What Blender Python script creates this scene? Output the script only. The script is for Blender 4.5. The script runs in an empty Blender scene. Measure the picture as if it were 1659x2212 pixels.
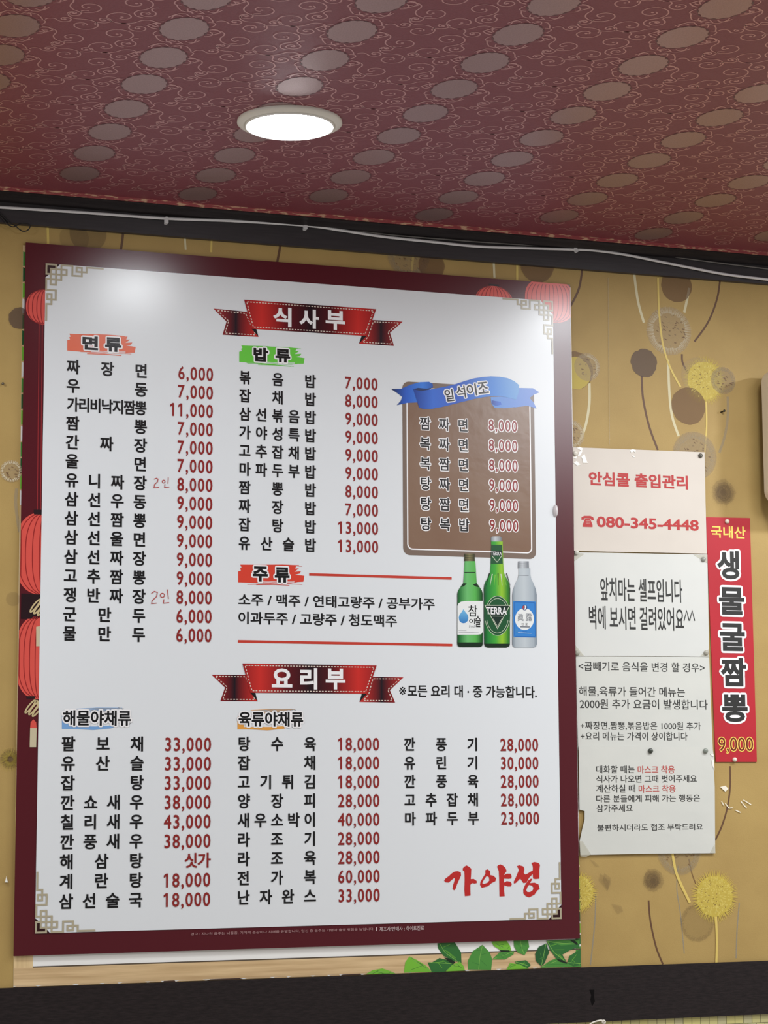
import bpy, bmesh, math, random
from mathutils import Vector, Matrix
from mathutils.geometry import tessellate_polygon

scene = bpy.context.scene
COL = scene.collection
random.seed(7)

# ------------------------------------------------------------------ camera
IMG_W, IMG_H, FPX = 1659.0, 2212.0, 4606.32
CAM = Vector((-0.64275, -3.89849, 1.45437))
# rows: image right, image down, viewing direction (in room axes)
RX = Vector((0.94514782, -0.32661755, -0.00407126))
RY = Vector((0.0365177, 0.11804232, -0.99233687))
RZ = Vector((0.32459522, 0.93775636, 0.12349476))
cam_data = bpy.data.cameras.new('camera')
cam = bpy.data.objects.new('camera', cam_data)
COL.objects.link(cam)
m = Matrix((RX, -RY, -RZ)).transposed().to_4x4()
m.translation = CAM
cam.matrix_world = m
cam_data.sensor_fit = 'VERTICAL'
cam_data.sensor_height = 36.0
cam_data.lens = FPX / IMG_H * 36.0
cam_data.clip_start = 0.05
scene.camera = cam

# ------------------------------------------------------------------ light and exposure
scene.view_settings.view_transform = 'Standard'
scene.view_settings.look = 'None'
scene.view_settings.gamma = 1.0
scene.view_settings.use_curve_mapping = False
scene.view_settings.exposure = 0.0
scene.cycles.transparent_max_bounces = 32
ROOM_LIGHT = 0.70
LAMP_L = 55.0
wd = bpy.data.worlds.new('room_light')
scene.world = wd
wd.use_nodes = True
bg = wd.node_tree.nodes['Background']
bg.inputs[0].default_value = (0.985, 0.98, 0.965, 1)
bg.inputs[1].default_value = ROOM_LIGHT
# the far end of the room, behind the camera, is dimmer than its bright sides
wn, wl = wd.node_tree.nodes, wd.node_tree.links
wt = wn.new('ShaderNodeTexCoord')
wdot = wn.new('ShaderNodeVectorMath')
wdot.operation = 'DOT_PRODUCT'
wdot.inputs[1].default_value = (0.0, -1.0, 0.0)
wl.new(wt.outputs['Generated'], wdot.inputs[0])
wr = wn.new('ShaderNodeValToRGB')
wr.color_ramp.elements[0].position = 0.70
wr.color_ramp.elements[0].color = (0.985, 0.985, 0.975, 1)
wr.color_ramp.elements[1].position = 0.94
wr.color_ramp.elements[1].color = (0.22, 0.21, 0.20, 1)
wl.new(wdot.outputs['Value'], wr.inputs[0])
wl.new(wr.outputs[0], bg.inputs[0])
ZC = 2.5363          # ceiling height


def ceiling_lamp(x, y, power, col=(0.93, 0.97, 1.0)):
    d = bpy.data.lights.new('ceiling_lamp_light', 'AREA')
    d.shape = 'DISK'
    d.size = 0.15
    d.energy = power
    d.color = col
    o = bpy.data.objects.new('ceiling_lamp_light', d)
    o.location = (x, y, ZC - 0.012)
    COL.objects.link(o)


for lx, ly, pw in ((1.36, -0.62, 4.0), (2.30, -0.80, 20.0), (-0.72, -0.66, 12.0), (-1.6, -1.9, 22.0)):
    ceiling_lamp(lx, ly, pw)
# added area light, unseen, giving the pale wash on the board's right side
pd = bpy.data.lights.new('added_wash_light', 'AREA')
pd.shape = 'RECTANGLE'
pd.size, pd.size_y = 0.42, 1.75
pd.energy = 26.0
pd.color = (0.96, 0.98, 1.0)
po = bpy.data.objects.new('added_wash_light', pd)
po.location = (1.82, -1.60, ZC - 0.012)
po.rotation_euler = (0, 0, math.radians(24))
COL.objects.link(po)


# ------------------------------------------------------------------ helpers
def lin(c):
    c = c / 255.0
    return c / 12.92 if c <= 0.04045 else ((c + 0.055) / 1.055) ** 2.4


def rgb(r, g, b, k=1.0):
    return (min(lin(r) * k, 1), min(lin(g) * k, 1), min(lin(b) * k, 1), 1.0)


def ray(px, py):
    x, y = (px - IMG_W / 2) / FPX, (py - IMG_H / 2) / FPX
    return RX * x + RY * y + RZ


def P(px, py, d=0.0):
    """point on the plane d in front of the wall seen at a photo position -> (x, z)"""
    r = ray(px, py)
    k = (-d - CAM.y) / r.y
    q = CAM + r * k
    return (q.x, q.z)


MATS = {}


def mat(name, color, rough=0.5, spec=0.5, alpha=1.0, metal=0.0, emit=0.0, coat=0.0):
    if name in MATS:
        return MATS[name]
    mt = bpy.data.materials.new(name)
    mt.use_nodes = True
    b = mt.node_tree.nodes['Principled BSDF']
    b.inputs['Base Color'].default_value = color
    b.inputs['Roughness'].default_value = rough
    b.inputs['Specular IOR Level'].default_value = spec
    b.inputs['Metallic'].default_value = metal
    b.inputs['Alpha'].default_value = alpha
    if emit:
        b.inputs['Emission Color'].default_value = color
        b.inputs['Emission Strength'].default_value = emit
    if coat:
        b.inputs['Coat Weight'].default_value = coat
        b.inputs['Coat Roughness'].default_value = 0.1
    MATS[name] = mt
    return mt


def nodes_of(mt):
    return mt.node_tree.nodes, mt.node_tree.links, mt.node_tree.nodes['Principled BSDF']


def noise_mix(mt, c1, c2, scale, detail=4, stretch=(1, 1, 1), lo=0.35, hi=0.65, bump=0.0, bump_scale=None, coord='Object'):
    """procedural colour: two tones mixed by noise; optional bump"""
    n, l, b = nodes_of(mt)
    tc = n.new('ShaderNodeTexCoord')
    mp = n.new('ShaderNodeMapping')
    mp.inputs['Scale'].default_value = stretch
    l.new(tc.outputs[coord], mp.inputs[0])
    t = n.new('ShaderNodeTexNoise')
    t.inputs['Scale'].default_value = scale
    t.inputs['Detail'].default_value = detail
    l.new(mp.outputs[0], t.inputs['Vector'])
    r = n.new('ShaderNodeValToRGB')
    r.color_ramp.elements[0].position = lo
    r.color_ramp.elements[0].color = c1
    r.color_ramp.elements[1].position = hi
    r.color_ramp.elements[1].color = c2
    l.new(t.outputs['Fac'], r.inputs[0])
    l.new(r.outputs[0], b.inputs['Base Color'])
    if bump:
        t2 = n.new('ShaderNodeTexNoise')
        t2.inputs['Scale'].default_value = bump_scale or scale
        t2.inputs['Detail'].default_value = 3
        l.new(mp.outputs[0], t2.inputs['Vector'])
        bp = n.new('ShaderNodeBump')
        bp.inputs['Strength'].default_value = bump
        bp.inputs['Distance'].default_value = 0.002
        l.new(t2.outputs['Fac'], bp.inputs['Height'])
        l.new(bp.outputs[0], b.inputs['Normal'])
    return mt


def ramp_x(name, stops, rough=0.3, axis=0):
    """printed colour blend running across the print"""
    if name in MATS:
        return MATS[name]
    mt = mat(name, (1, 1, 1, 1), rough)
    n, l, b = nodes_of(mt)
    tc = n.new('ShaderNodeTexCoord')
    sp = n.new('ShaderNodeSeparateXYZ')
    l.new(tc.outputs['Generated'], sp.inputs[0])
    r = n.new('ShaderNodeValToRGB')
    el = r.color_ramp.elements
    while len(el) < len(stops):
        el.new(0.5)
    for e, (p, c) in zip(el, stops):
        e.position = p
        e.color = c
    l.new(sp.outputs[axis], r.inputs[0])
    l.new(r.outputs[0], b.inputs['Base Color'])
    return mt


class G:
    """collects flat prints and solids, then links them as ONE mesh object"""

    def __init__(self):
        self.v, self.f, self.mi, self.mats, self.smooth = [], [], [], [], []
        self.k = 0

    def slot(self, mt):
        if mt not in self.mats:
            self.mats.append(mt)
        return self.mats.index(mt)

    def add(self, verts, faces, mt, smooth=False):
        o = len(self.v)
        s = self.slot(mt)
        self.v.extend(verts)
        for f in faces:
            self.f.append([i + o for i in f])
            self.mi.append(s)
            self.smooth.append(smooth)

    # ---- flat things on the wall, 2-D points are (x, z)
    def poly(self, pts, d, mt):
        self.k += 1
        d += (self.k % 40) * 1.5e-6
        n = len(pts)
        a = sum(pts[i][0] * pts[(i + 1) % n][1] - pts[(i + 1) % n][0] * pts[i][1] for i in range(n))
        if a < 0:
            pts = pts[::-1]
        tri = tessellate_polygon([[Vector((p[0], p[1], 0)) for p in pts]])
        fs = []
        for t in tri:
            q = [pts[i] for i in t]
            ar = (q[1][0] - q[0][0]) * (q[2][1] - q[0][1]) - (q[2][0] - q[0][0]) * (q[1][1] - q[0][1])
            fs.append(t if ar > 0 else t[::-1])
        self.add([(p[0], -d, p[1]) for p in pts], fs, mt)

    def polyp(self, pts, d, mt, d0=0.0):
        self.poly([P(x, y, d0) for x, y in pts], d, mt)

    def stroke(self, pts, w, d, mt, closed=False, taper=None):
        self.k += 1
        d += (self.k % 40) * 1.5e-6
        n = len(pts)
        L, R_ = [], []
        for i in range(n):
            a = pts[(i - 1) % n] if (closed or i > 0) else pts[i]
            b = pts[(i + 1) % n] if (closed or i < n - 1) else pts[i]
            c = pts[i]
            t1 = Vector((c[0] - a[0], c[1] - a[1]))
            t2 = Vector((b[0] - c[0], b[1] - c[1]))
            if t1.length < 1e-9:
                t1 = t2
            if t2.length < 1e-9:
                t2 = t1
            t1.normalize()
            t2.normalize()
            t = t1 + t2
            if t.length < 1e-6:
                t = t2.copy()
            t.normalize()
            nn = Vector((-t.y, t.x))
            k = min(1.0 / max(abs(t.dot(t2)), 0.5), 1.6)
            ww = w if taper is None else w * taper(i / (n - 1.0))
            L.append((c[0] + nn.x * ww * k / 2, c[1] + nn.y * ww * k / 2))
            R_.append((c[0] - nn.x * ww * k / 2, c[1] - nn.y * ww * k / 2))
        vs = [(p[0], -d, p[1]) for p in L] + [(p[0], -d, p[1]) for p in R_]
        fs = []
        for i in range(n if closed else n - 1):
            j = (i + 1) % n
            fs.append((i + n, j + n, j, i))
        self.add(vs, fs, mt)

    def strokep(self, pts, w, d, mt, d0=0.0, **k):
        self.stroke([P(x, y, d0) for x, y in pts], w, d, mt, **k)

    def ell(self, cx, cz, rx, rz, d, mt, n=40, a0=0, a1=360):
        pts = [(cx + rx * math.cos(math.radians(a0 + (a1 - a0) * i / n)), cz + rz * math.sin(math.radians(a0 + (a1 - a0) * i / n))) for i in range(n)]
        self.poly(pts, d, mt)

    # ---- solids
    def box(self, x0, x1, y0, y1, z0, z1, mt):
        v = [(x, y, z) for x in (x0, x1) for y in (y0, y1) for z in (z0, z1)]
        f = [(0, 1, 3, 2), (4, 6, 7, 5), (0, 4, 5, 1), (2, 3, 7, 6), (0, 2, 6, 4), (1, 5, 7, 3)]
        self.add(v, f, mt)

    def slab(self, pts, d0, d1, mt):
        """flat outline given thickness, lying on the wall"""
        n = len(pts)
        self.poly(pts, d1, mt)
        v = [(p[0], -d0, p[1]) for p in pts] + [(p[0], -d1, p[1]) for p in pts]
        a = sum(pts[i][0] * pts[(i + 1) % n][1] - pts[(i + 1) % n][0] * pts[i][1] for i in range(n))
        fs = []
        for i in range(n):
            j = (i + 1) % n
            fs.append((i, j, j + n, i + n) if a > 0 else (j, i, i + n, j + n))
        self.add(v, fs, mt)

    def lathe(self, prof, center, axis, mt, n=32, smooth=True):
        """prof: (radius, height along axis)"""
        ax = Vector(axis).normalized()
        u = ax.orthogonal().normalized()
        w = ax.cross(u)
        c = Vector(center)
        v = []
        for r, h in prof:
            for i in range(n):
                a = 2 * math.pi * i / n
                v.append(tuple(c + ax * h + (u * math.cos(a) + w * math.sin(a)) * r))
        f = []
        for k in range(len(prof) - 1):
            for i in range(n):
                j = (i + 1) % n
                f.append((k * n + i, k * n + j, (k + 1) * n + j, (k + 1) * n + i))
        self.add(v, f, mt, smooth)

    def tube(self, pts, r, mt, n=8):
        pts = [Vector(p) for p in pts]
        v, f = [], []
        for i, p in enumerate(pts):
            t = (pts[min(i + 1, len(pts) - 1)] - pts[max(i - 1, 0)]).normalized()
            ref = Vector((0, 0, 1)) if abs(t.z) < 0.9 else Vector((0, 1, 0))
            u = t.cross(ref).normalized()
            w = u.cross(t)
            for k in range(n):
                a = 2 * math.pi * k / n
                v.append(tuple(p + (u * math.cos(a) + w * math.sin(a)) * r))
        for i in range(len(pts) - 1):
            for k in range(n):
                j = (k + 1) % n
                f.append((i * n + k, i * n + j, (i + 1) * n + j, (i + 1) * n + k))
        f.append(tuple(range(n))[::-1])
        f.append(tuple((len(pts) - 1) * n + k for k in range(n)))
        self.add(v, f, mt, True)

    def build(self, name, parent=None, label=None):
        off = Vector((0, 0, 0))
        q = parent
        while q is not None:
            off += q.location
            q = q.parent
        me = bpy.data.meshes.new(name)
        c = Vector((0, 0, 0))
        if parent is None and self.v:
            xs, ys, zs = zip(*self.v)
            c = Vector(((min(xs) + max(xs)) / 2, (min(ys) + max(ys)) / 2, min(zs)))
        me.from_pydata([(v[0] - off.x - c.x, v[1] - off.y - c.y, v[2] - off.z - c.z) for v in self.v], [], self.f)
        for mt in self.mats:
            me.materials.append(mt)
        me.polygons.foreach_set('material_index', self.mi)
        me.polygons.foreach_set('use_smooth', self.smooth)
        me.update()
        o = bpy.data.objects.new(name, me)
        COL.objects.link(o)
        if parent is not None:
            o.parent = parent
        else:
            o.location = c
        if label:
            o['label'] = label
        return o


def tag(o, label, cat, group=None):
    o['label'] = label
    o['category'] = cat
    if group:
        o['group'] = group
    return o


def struct(o):
    o['kind'] = 'structure'
    return o


def empty(name, loc):
    o = bpy.data.objects.new(name, None)
    o.empty_display_size = 0.05
    COL.objects.link(o)
    o.location = loc
    return o


# ---- lettering: outlines of the built-in typeface, turned into flat mesh print
TC = bpy.data.curves.new('type_setter', 'FONT')
TC.resolution_u = 3
TO = bpy.data.objects.new('type_setter', TC)
COL.objects.link(TO)
GC = {}


def glyphs(s, off=0.0, space=1.0):
    k = (s, off, space)
    if k in GC:
        return GC[k]
    k0 = (s, 0.0, space)
    if k0 not in GC:
        TC.body = s
        TC.space_character = space
        bpy.context.view_layer.update()
        ev = TO.evaluated_get(bpy.context.evaluated_depsgraph_get())
        me = ev.to_mesh()
        vs = [(v.co.x, v.co.y) for v in me.vertices]
        fs = [tuple(p.vertices) for p in me.polygons]
        ev.to_mesh_clear()
        GC[k0] = bounds(vs, fs)
    if off:
        vs, fs = GC[k0][:2]
        GC[k] = bounds(thicken(vs, fs, off), fs)
    return GC[k]


def bounds(vs, fs):
    xs = [v[0] for v in vs]
    ys = [v[1] for v in vs]
    return (vs, fs, min(xs), max(xs), min(ys), max(ys))


def thicken(vs, fs, off):
    """bolder weight: push every outline point outward"""
    ids, key = [], {}
    for v in vs:
        q = (round(v[0], 4), round(v[1], 4))
        ids.append(key.setdefault(q, len(key)))
    edges = {}
    for f in fs:
        n = len(f)
        ar = sum(vs[f[i]][0] * vs[f[(i + 1) % n]][1] - vs[f[(i + 1) % n]][0] * vs[f[i]][1] for i in range(n))
        o = f if ar >= 0 else f[::-1]
        for i in range(n):
            a, b = ids[o[i]], ids[o[(i + 1) % n]]
            edges[(a, b)] = (vs[o[i]], vs[o[(i + 1) % n]])
    nor = {}
    for (a, b), (p, q) in edges.items():
        if (b, a) in edges or a == b:
            continue
        dx, dy = q[0] - p[0], q[1] - p[1]
        l = math.hypot(dx, dy)
        if l < 1e-7:
            continue
        for i in (a, b):
            nor.setdefault(i, []).append((dy / l, -dx / l))
    out = []
    for v, i in zip(vs, ids):
        ns = nor.get(i)
        if not ns:
            out.append(v)
            continue
        x, y = sum(n[0] for n in ns), sum(n[1] for n in ns)
        l = math.hypot(x, y)
        if l < 1e-6:
            out.append(v)
            continue
        x, y = x / l, y / l
        c = max(0.6, x * ns[0][0] + y * ns[0][1])
        out.append((v[0] + x * off / c, v[1] + y * off / c))
    return out


def numeral(s, off):
    """price string set with even figure widths and a flagged 1"""
    k = ('#' + s, off)
    if k in GC:
        return GC[k]
    vs, fs, x = [], [], 0.0
    for ch in s:
        cell = 0.30 if ch in ',.' else (0.36 if ch == '-' else 0.585)
        v, f, a, b, c, e = glyphs(ch, off)
        dx = x + cell / 2 - (a + b) / 2
        o = len(vs)
        vs += [(p[0] + dx, p[1]) for p in v]
        fs += [tuple(i + o for i in t) for t in f]
        if ch == '1':
            o = len(vs)
            r, t = b + dx, e
            w = b - a
            vs += [(r - w, t), (r - w - 0.15, t - 0.10), (r - w - 0.15, t - 0.10 - w * 0.95), (r - w, t - 0.02 - w * 0.95)]
            fs.append((o, o + 1, o + 2, o + 3))
        x += cell
    xs = [p[0] for p in vs]
    ys = [p[1] for p in vs]
    GC[k] = (vs, fs, min(xs), max(xs), min(ys), max(ys))
    return GC[k]


def put(g, vs, fs, mt, d, fn, halo=None):
    """place lettering; halo = (width, material): a printed outline around it"""
    pts = [fn(v) for v in vs]
    if halo:
        w, hm = halo
        for k in range(12):
            a = math.pi * k / 6
            q = [(p[0] + w * math.cos(a), p[1] + w * math.sin(a)) for p in pts]
            layer(g, q, fs, hm, d - 0.00022 + k * 1.5e-5, 6)
    layer(g, pts, fs, mt, d, 30)


def layer(g, pts, fs, mt, d, m_):
    """every little face of the lettering gets its own hair of height, so strokes that cross never share one plane"""
    vs, out = [], []
    for k, f in enumerate(fs):
        y = -(d + (k % m_) * 2e-6)
        o = len(vs)
        vs.extend((pts[i][0], y, pts[i][1]) for i in f)
        out.append(tuple(range(o, o + len(f))))
    g.add(vs, out, mt)


def slope_at(y):
    return (1624.0 - y) / (14241.0 - 800.0)


def box_of(x0, y0, x1, y1, d):
    """photo bounds of a lettering line -> (left, right, bottom, top) on the wall"""
    xm, ym = (x0 + x1) / 2, (y0 + y1) / 2
    s = slope_at(ym)
    h = (y1 - y0) - abs(s) * (x1 - x0)
    xl = P(x0, ym - s * (x1 - x0) / 2, d)[0]
    xr = P(x1, ym + s * (x1 - x0) / 2, d)[0]
    zt = P(xm, ym - h / 2, d)[1]
    zb = P(xm, ym + h / 2, d)[1]
    return xl, xr, zb, zt


def text_box(g, s, x0, y0, x1, y1, mt, d, off=0.0, halo=None, shear=0.0, rot=0.0, space=1.0):
    vs, fs, a, b, c, e = glyphs(s, off, space)
    xl, xr, zb, zt = box_of(x0, y0, x1, y1, d)
    cx, cz = (xl + xr) / 2, (zb + zt) / 2
    ca, sa = math.cos(rot), math.sin(rot)

    def fn(v):
        x = (v[0] - (a + b) / 2) / (b - a) * (xr - xl)
        z = (v[1] - (c + e) / 2) / (e - c) * (zt - zb)
        x += shear * z
        return (cx + x * ca - z * sa, cz + x * sa + z * ca)
    put(g, vs, fs, mt, d, fn, halo)


def text_em(g, ch, cx, cz, w, h, mt, d, off=0.0, halo=None):
    """one Hangul block centred on its square"""
    vs, fs, a, b, c, e = glyphs(ch, off)
    sx, sz = w / 0.85, h / 0.885
    put(g, vs, fs, mt, d, lambda v: (cx + (v[0] - 0.46) * sx, cz + (v[1] - 0.372) * sz), halo)


def rect_clip(pts, x0, x1, z0, z1):
    def clip(ps, inside, cut):
        out = []
        for i in range(len(ps)):
            a, b = ps[i - 1], ps[i]
            if inside(b):
                if not inside(a):
                    out.append(cut(a, b))
                out.append(b)
            elif inside(a):
                out.append(cut(a, b))
        return out

    def cx(X):
        return lambda a, b: (X, a[1] + (b[1] - a[1]) * (X - a[0]) / (b[0] - a[0]))

    def cz(Z):
        return lambda a, b: (a[0] + (b[0] - a[0]) * (Z - a[1]) / (b[1] - a[1]), Z)
    for ins, cut in ((lambda p: p[0] >= x0, cx(x0)), (lambda p: p[0] <= x1, cx(x1)), (lambda p: p[1] >= z0, cz(z0)), (lambda p: p[1] <= z1, cz(z1))):
        pts = clip(pts, ins, cut)
        if not pts:
            return []
    return pts


# ------------------------------------------------------------------ back wall with dandelion wallpaper
wallpaper = noise_mix(mat('wallpaper_tan', (1, 1, 1, 1), 0.55, 0.4), rgb(176, 146, 86, 0.95), rgb(184, 154, 92, 0.95), 9, 5, bump=0.12, bump_scale=420)
W_WHITE = mat('wallpaper_print_white', rgb(236, 230, 205, 1.05), 0.5, alpha=0.75)
W_PALE = mat('wallpaper_print_pale_disc', rgb(200, 178, 138, 1.0), 0.5, alpha=0.22)
W_BROWN = mat('wallpaper_print_brown', rgb(120, 84, 56, 1.0), 0.5, alpha=0.5)
W_DARK = mat('wallpaper_print_dark', rgb(96, 74, 64, 1.0), 0.5, alpha=0.6)
W_SOFT = mat('wallpaper_print_soft', rgb(80, 58, 52, 1.0), 0.5, alpha=0.13)
W_YEL = mat('wallpaper_print_yellow', rgb(216, 192, 82, 1.05), 0.5, alpha=0.68)
W_YELB = mat('wallpaper_print_yellow_light', rgb(238, 220, 120, 1.1), 0.5, alpha=0.55)
W_YELS = mat('wallpaper_print_yellow_stem', rgb(222, 195, 105, 1.05), 0.5, alpha=0.9)
W_STEMW = mat('wallpaper_print_white_stem', rgb(222, 212, 172, 1.05), 0.5, alpha=0.85)
W_STEMB = mat('wallpaper_print_brown_stem', rgb(105, 72, 48, 1.0), 0.5, alpha=0.85)
W_FAINT = mat('wallpaper_print_faint', rgb(170, 165, 150, 1.0), 0.5, alpha=0.3)
W_BLUE = mat('wallpaper_print_grey_blue', rgb(160, 160, 150, 1.0), 0.5, alpha=0.45)

g = G()
g.box(-0.7, 2.4, 0.0, 0.02, 1.0, ZC + 0.05, wallpaper)
mm = 0.00093     # about one photo pixel on the wall
LAY = [0]


def nd():
    LAY[0] += 1
    return 0.00005 + 0.000012 * LAY[0]


def wobble(n, r, amp):
    ph = [random.uniform(0, 6.3) for _ in range(4)]
    fr = [3, 5, 9, 14]
    return [r * (1 + amp * sum(math.sin(fr[k] * 2 * math.pi * i / n + ph[k]) for k in range(4)) / 4) for i in range(n)]


def blob(cx, cy, r, mt, amp=0.03, n=48):
    x, z = P(cx, cy)
    rr = wobble(n, r * mm, amp)
    g.poly([(x + rr[i] * math.cos(2 * math.pi * i / n), z + rr[i] * math.sin(2 * math.pi * i / n)) for i in range(n)], nd(), mt)


def fringe(cx, cy, r0, r1, n, w, mt, jit=0.1):
    x, z = P(cx, cy)
    d = nd()
    for i in range(n):
        a = 2 * math.pi * (i + random.uniform(-0.3, 0.3)) / n
        ra = r0 * mm * (1 + random.uniform(-jit, jit))
        rb = r1 * mm * (1 + random.uniform(-jit, jit) * 0.6)
        t = (-math.sin(a) * w * mm / 2, math.cos(a) * w * mm / 2)
        ca, sa = math.cos(a), math.sin(a)
        g.add([(x + ra * ca - t[0], -d, z + ra * sa - t[1]), (x + rb * ca, -d, z + rb * sa), (x + ra * ca + t[0], -d, z + ra * sa + t[1])], [(0, 1, 2)], mt)


def white_head(cx, cy, r, faint=False):
    mt = W_FAINT if faint else W_WHITE
    blob(cx, cy, r * 0.98, W_PALE if not faint else W_SOFT, 0.01)
    fringe(cx, cy, r * 0.72, r * 1.02, int(r * 1.9), 2.2, mt, 0.05)
    blob(cx, cy, r, W_PALE, 0.01)
    x, z = P(cx, cy)
    d = nd()
    for i in range(int(r * 0.8)):
        a, q = random.uniform(0, 6.28), r * mm * 0.72 * math.sqrt(random.random())
        px, pz = x + q * math.cos(a), z + q * math.sin(a)
        dx, dz = random.uniform(3, 6) * mm, random.uniform(-4, 1) * mm
        g.stroke([(px, pz), (px + dx, pz + dz)], 2.2 * mm, d, W_BROWN if i % 4 else W_PALE)


def yellow_head(cx, cy, r):
    blob(cx, cy, r * 0.92, W_YEL, 0.04)
    fringe(cx, cy, r * 0.82, r * 1.24, int(r * 2.0), 3.0, W_YEL, 0.07)
    d = nd()
    x, z = P(cx, cy)
    for i in range(int(r * 5)):
        a, q = random.uniform(0, 6.28), r * mm * 0.85 * math.sqrt(random.random())
        l_ = random.uniform(2.5, 6) * mm
        g.stroke([(x + q * math.cos(a), z + q * math.sin(a)), (x + (q + l_) * math.cos(a), z + (q + l_) * math.sin(a))], 1.3 * mm, d, W_YELB)
    x, z = P(cx, cy)
    d = nd()
    for i in range(int(r * 0.9)):
        a, q = random.uniform(0, 6.28), r * mm * 0.75 * math.sqrt(random.random())
        g.ell(x + q * math.cos(a), z + q * math.sin(a), 1.3 * mm, 1.0 * mm, d, W_BROWN, 6)


def soft_head(cx, cy, r):
    for k in range(0, 9, 2):
        blob(cx + random.uniform(-2, 2), cy + random.uniform(-2, 2), r * (0.3 + 0.1 * k), W_SOFT, 0.12, 36)
    fringe(cx, cy, r * 0.5, r * 1.3, int(r * 3), 1.6, W_SOFT, 0.2)


def stem(pts, w, mt):
    # smooth the bend
    q = [Vector(p) for p in pts]
    out = []
    for i in range(len(q) - 1):
        p0, p1, p2, p3 = q[max(i - 1, 0)], q[i], q[i + 1], q[min(i + 2, len(q) - 1)]
        for k in range(6):
            t = k / 6
            out.append(tuple(0.5 * ((2 * p1) + (p2 - p0) * t + (2 * p0 - 5 * p1 + 4 * p2 - p3) * t * t + (3 * p1 - p0 - 3 * p2 + p3) * t ** 3)))
    out.append(tuple(q[-1]))
    g.strokep(out, w * mm, nd(), mt)


# stems first, heads over them
stem([(1259, 570), (1251, 622), (1232, 662)], 5, W_STEMB)
stem([(1369, 585), (1378, 650), (1391, 697)], 6, W_STEMW)
stem([(1489, 622), (1484, 648), (1478, 675)], 6, W_STEMW)
stem([(1556, 600), (1549, 645), (1530, 695), (1500, 738)], 4.5, W_STEMB)
stem([(1473, 765), (1475, 785), (1490, 812)], 4.5, W_STEMB)
stem([(1443, 777), (1446, 850), (1452, 900), (1466, 942)], 6, W_STEMW)
stem([(1572, 857), (1572, 900), (1566, 940), (1554, 978)], 6, W_FAINT)
stem([(1386, 812), (1389, 860), (1402, 920), (1421, 972)], 5, W_STEMB)
stem([(1273, 828), (1273, 870), (1266, 915), (1254, 950)], 6, W_STEMW)
stem([(1577, 1655), (1577, 1700), (1571, 1745), (1559, 1785), (1545, 1815)], 4, W_STEMB)
stem([(1401, 1945), (1405, 1990), (1417, 2045), (1432, 2083)], 4, W_STEMB)
stem([(1488, 1855), (1494, 1885), (1503, 1910)], 3, W_BROWN)
stem([(1465, 1870), (1462, 1920), (1470, 1975), (1478, 2060)], 2.5, W_BLUE)
stem([(1287, 1930), (1285, 1990), (1278, 2060), (1275, 2085)], 3, W_BLUE)
stem([(1597, 1950), (1592, 2010), (1590, 2070)], 3, W_BLUE)
stem([(36, 1055), (34, 1090), (42, 1150)], 6, W_FAINT)
stem([(607, 520), (603, 545), (598, 570)], 5, W_STEMB)
stem([(266, 500), (264, 520), (260, 545)], 5, W_STEMB)
stem([(103, 490), (104, 530)], 5, W_YELS)
stem([(399, 510), (401, 540)], 4, W_STEMW)
stem([(457, 515), (456, 545)], 4, W_YELS)
stem([(893, 545), (888, 600)], 5, W_YELS)
stem([(1066, 560), (1068, 600)], 5, W_STEMW)
stem([(1117, 565), (1117, 605)], 5, W_YELS)
blob(1461, 617, 38, W_BROWN)
fringe(1427, 582, 4, 26, 60, 1.6, W_YEL)
white_head(1445, 715, 55)
stem([(1421, 600), (1424, 680), (1432, 745), (1448, 795), (1470, 836)], 4.5, W_YELS)
blob(1243, 800, 42, W_BROWN)
fringe(1243, 800, 20, 44, 90, 1.6, W_YEL)
blob(1243, 806, 36, W_YEL)
white_head(1268, 793, 31)
blob(1391, 784, 32, W_DARK, 0.07)
blob(1508, 812, 42, W_PALE)
yellow_head(1522, 822, 46)
blob(1487, 877, 42, W_BROWN)
white_head(1562, 822, 31, True)
stem([(1525, 868), (1526, 920), (1522, 980)], 4, W_YELS)
white_head(1500, 985, 55, True)
blob(1500, 985, 52, W_PALE)
white_head(1233, 938, 32)
soft_head(1562, 1065, 26)
soft_head(1410, 1901, 22)
white_head(1467, 1838, 52, True)
blob(1506, 1993, 40, W_SOFT)
fringe(1506, 1993, 33, 42, 110, 1.8, W_SOFT)
yellow_head(1543, 1936, 47)
yellow_head(1248, 1928, 38)
stem([(1452, 1843), (1462, 1890), (1490, 1950)], 6, W_YELS)
stem([(1546, 1980), (1548, 2030), (1547, 2080)], 5.5, W_YELS)
white_head(882, 552, 48, True)
blob(932, 574, 30, W_BROWN)
blob(1160, 572, 40, W_BROWN)
blob(190, 505, 38, W_SOFT)
blob(190, 505, 38, W_SOFT)
blob(160, 515, 30, W_SOFT)
white_head(24, 1018, 22)
blob(42, 688, 22, W_DARK, 0.06)
blob(28, 1294, 14, W_SOFT)
soft_head(20, 1640, 18)
fringe(22, 1640, 6, 26, 50, 1.6, W_YEL)
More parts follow.
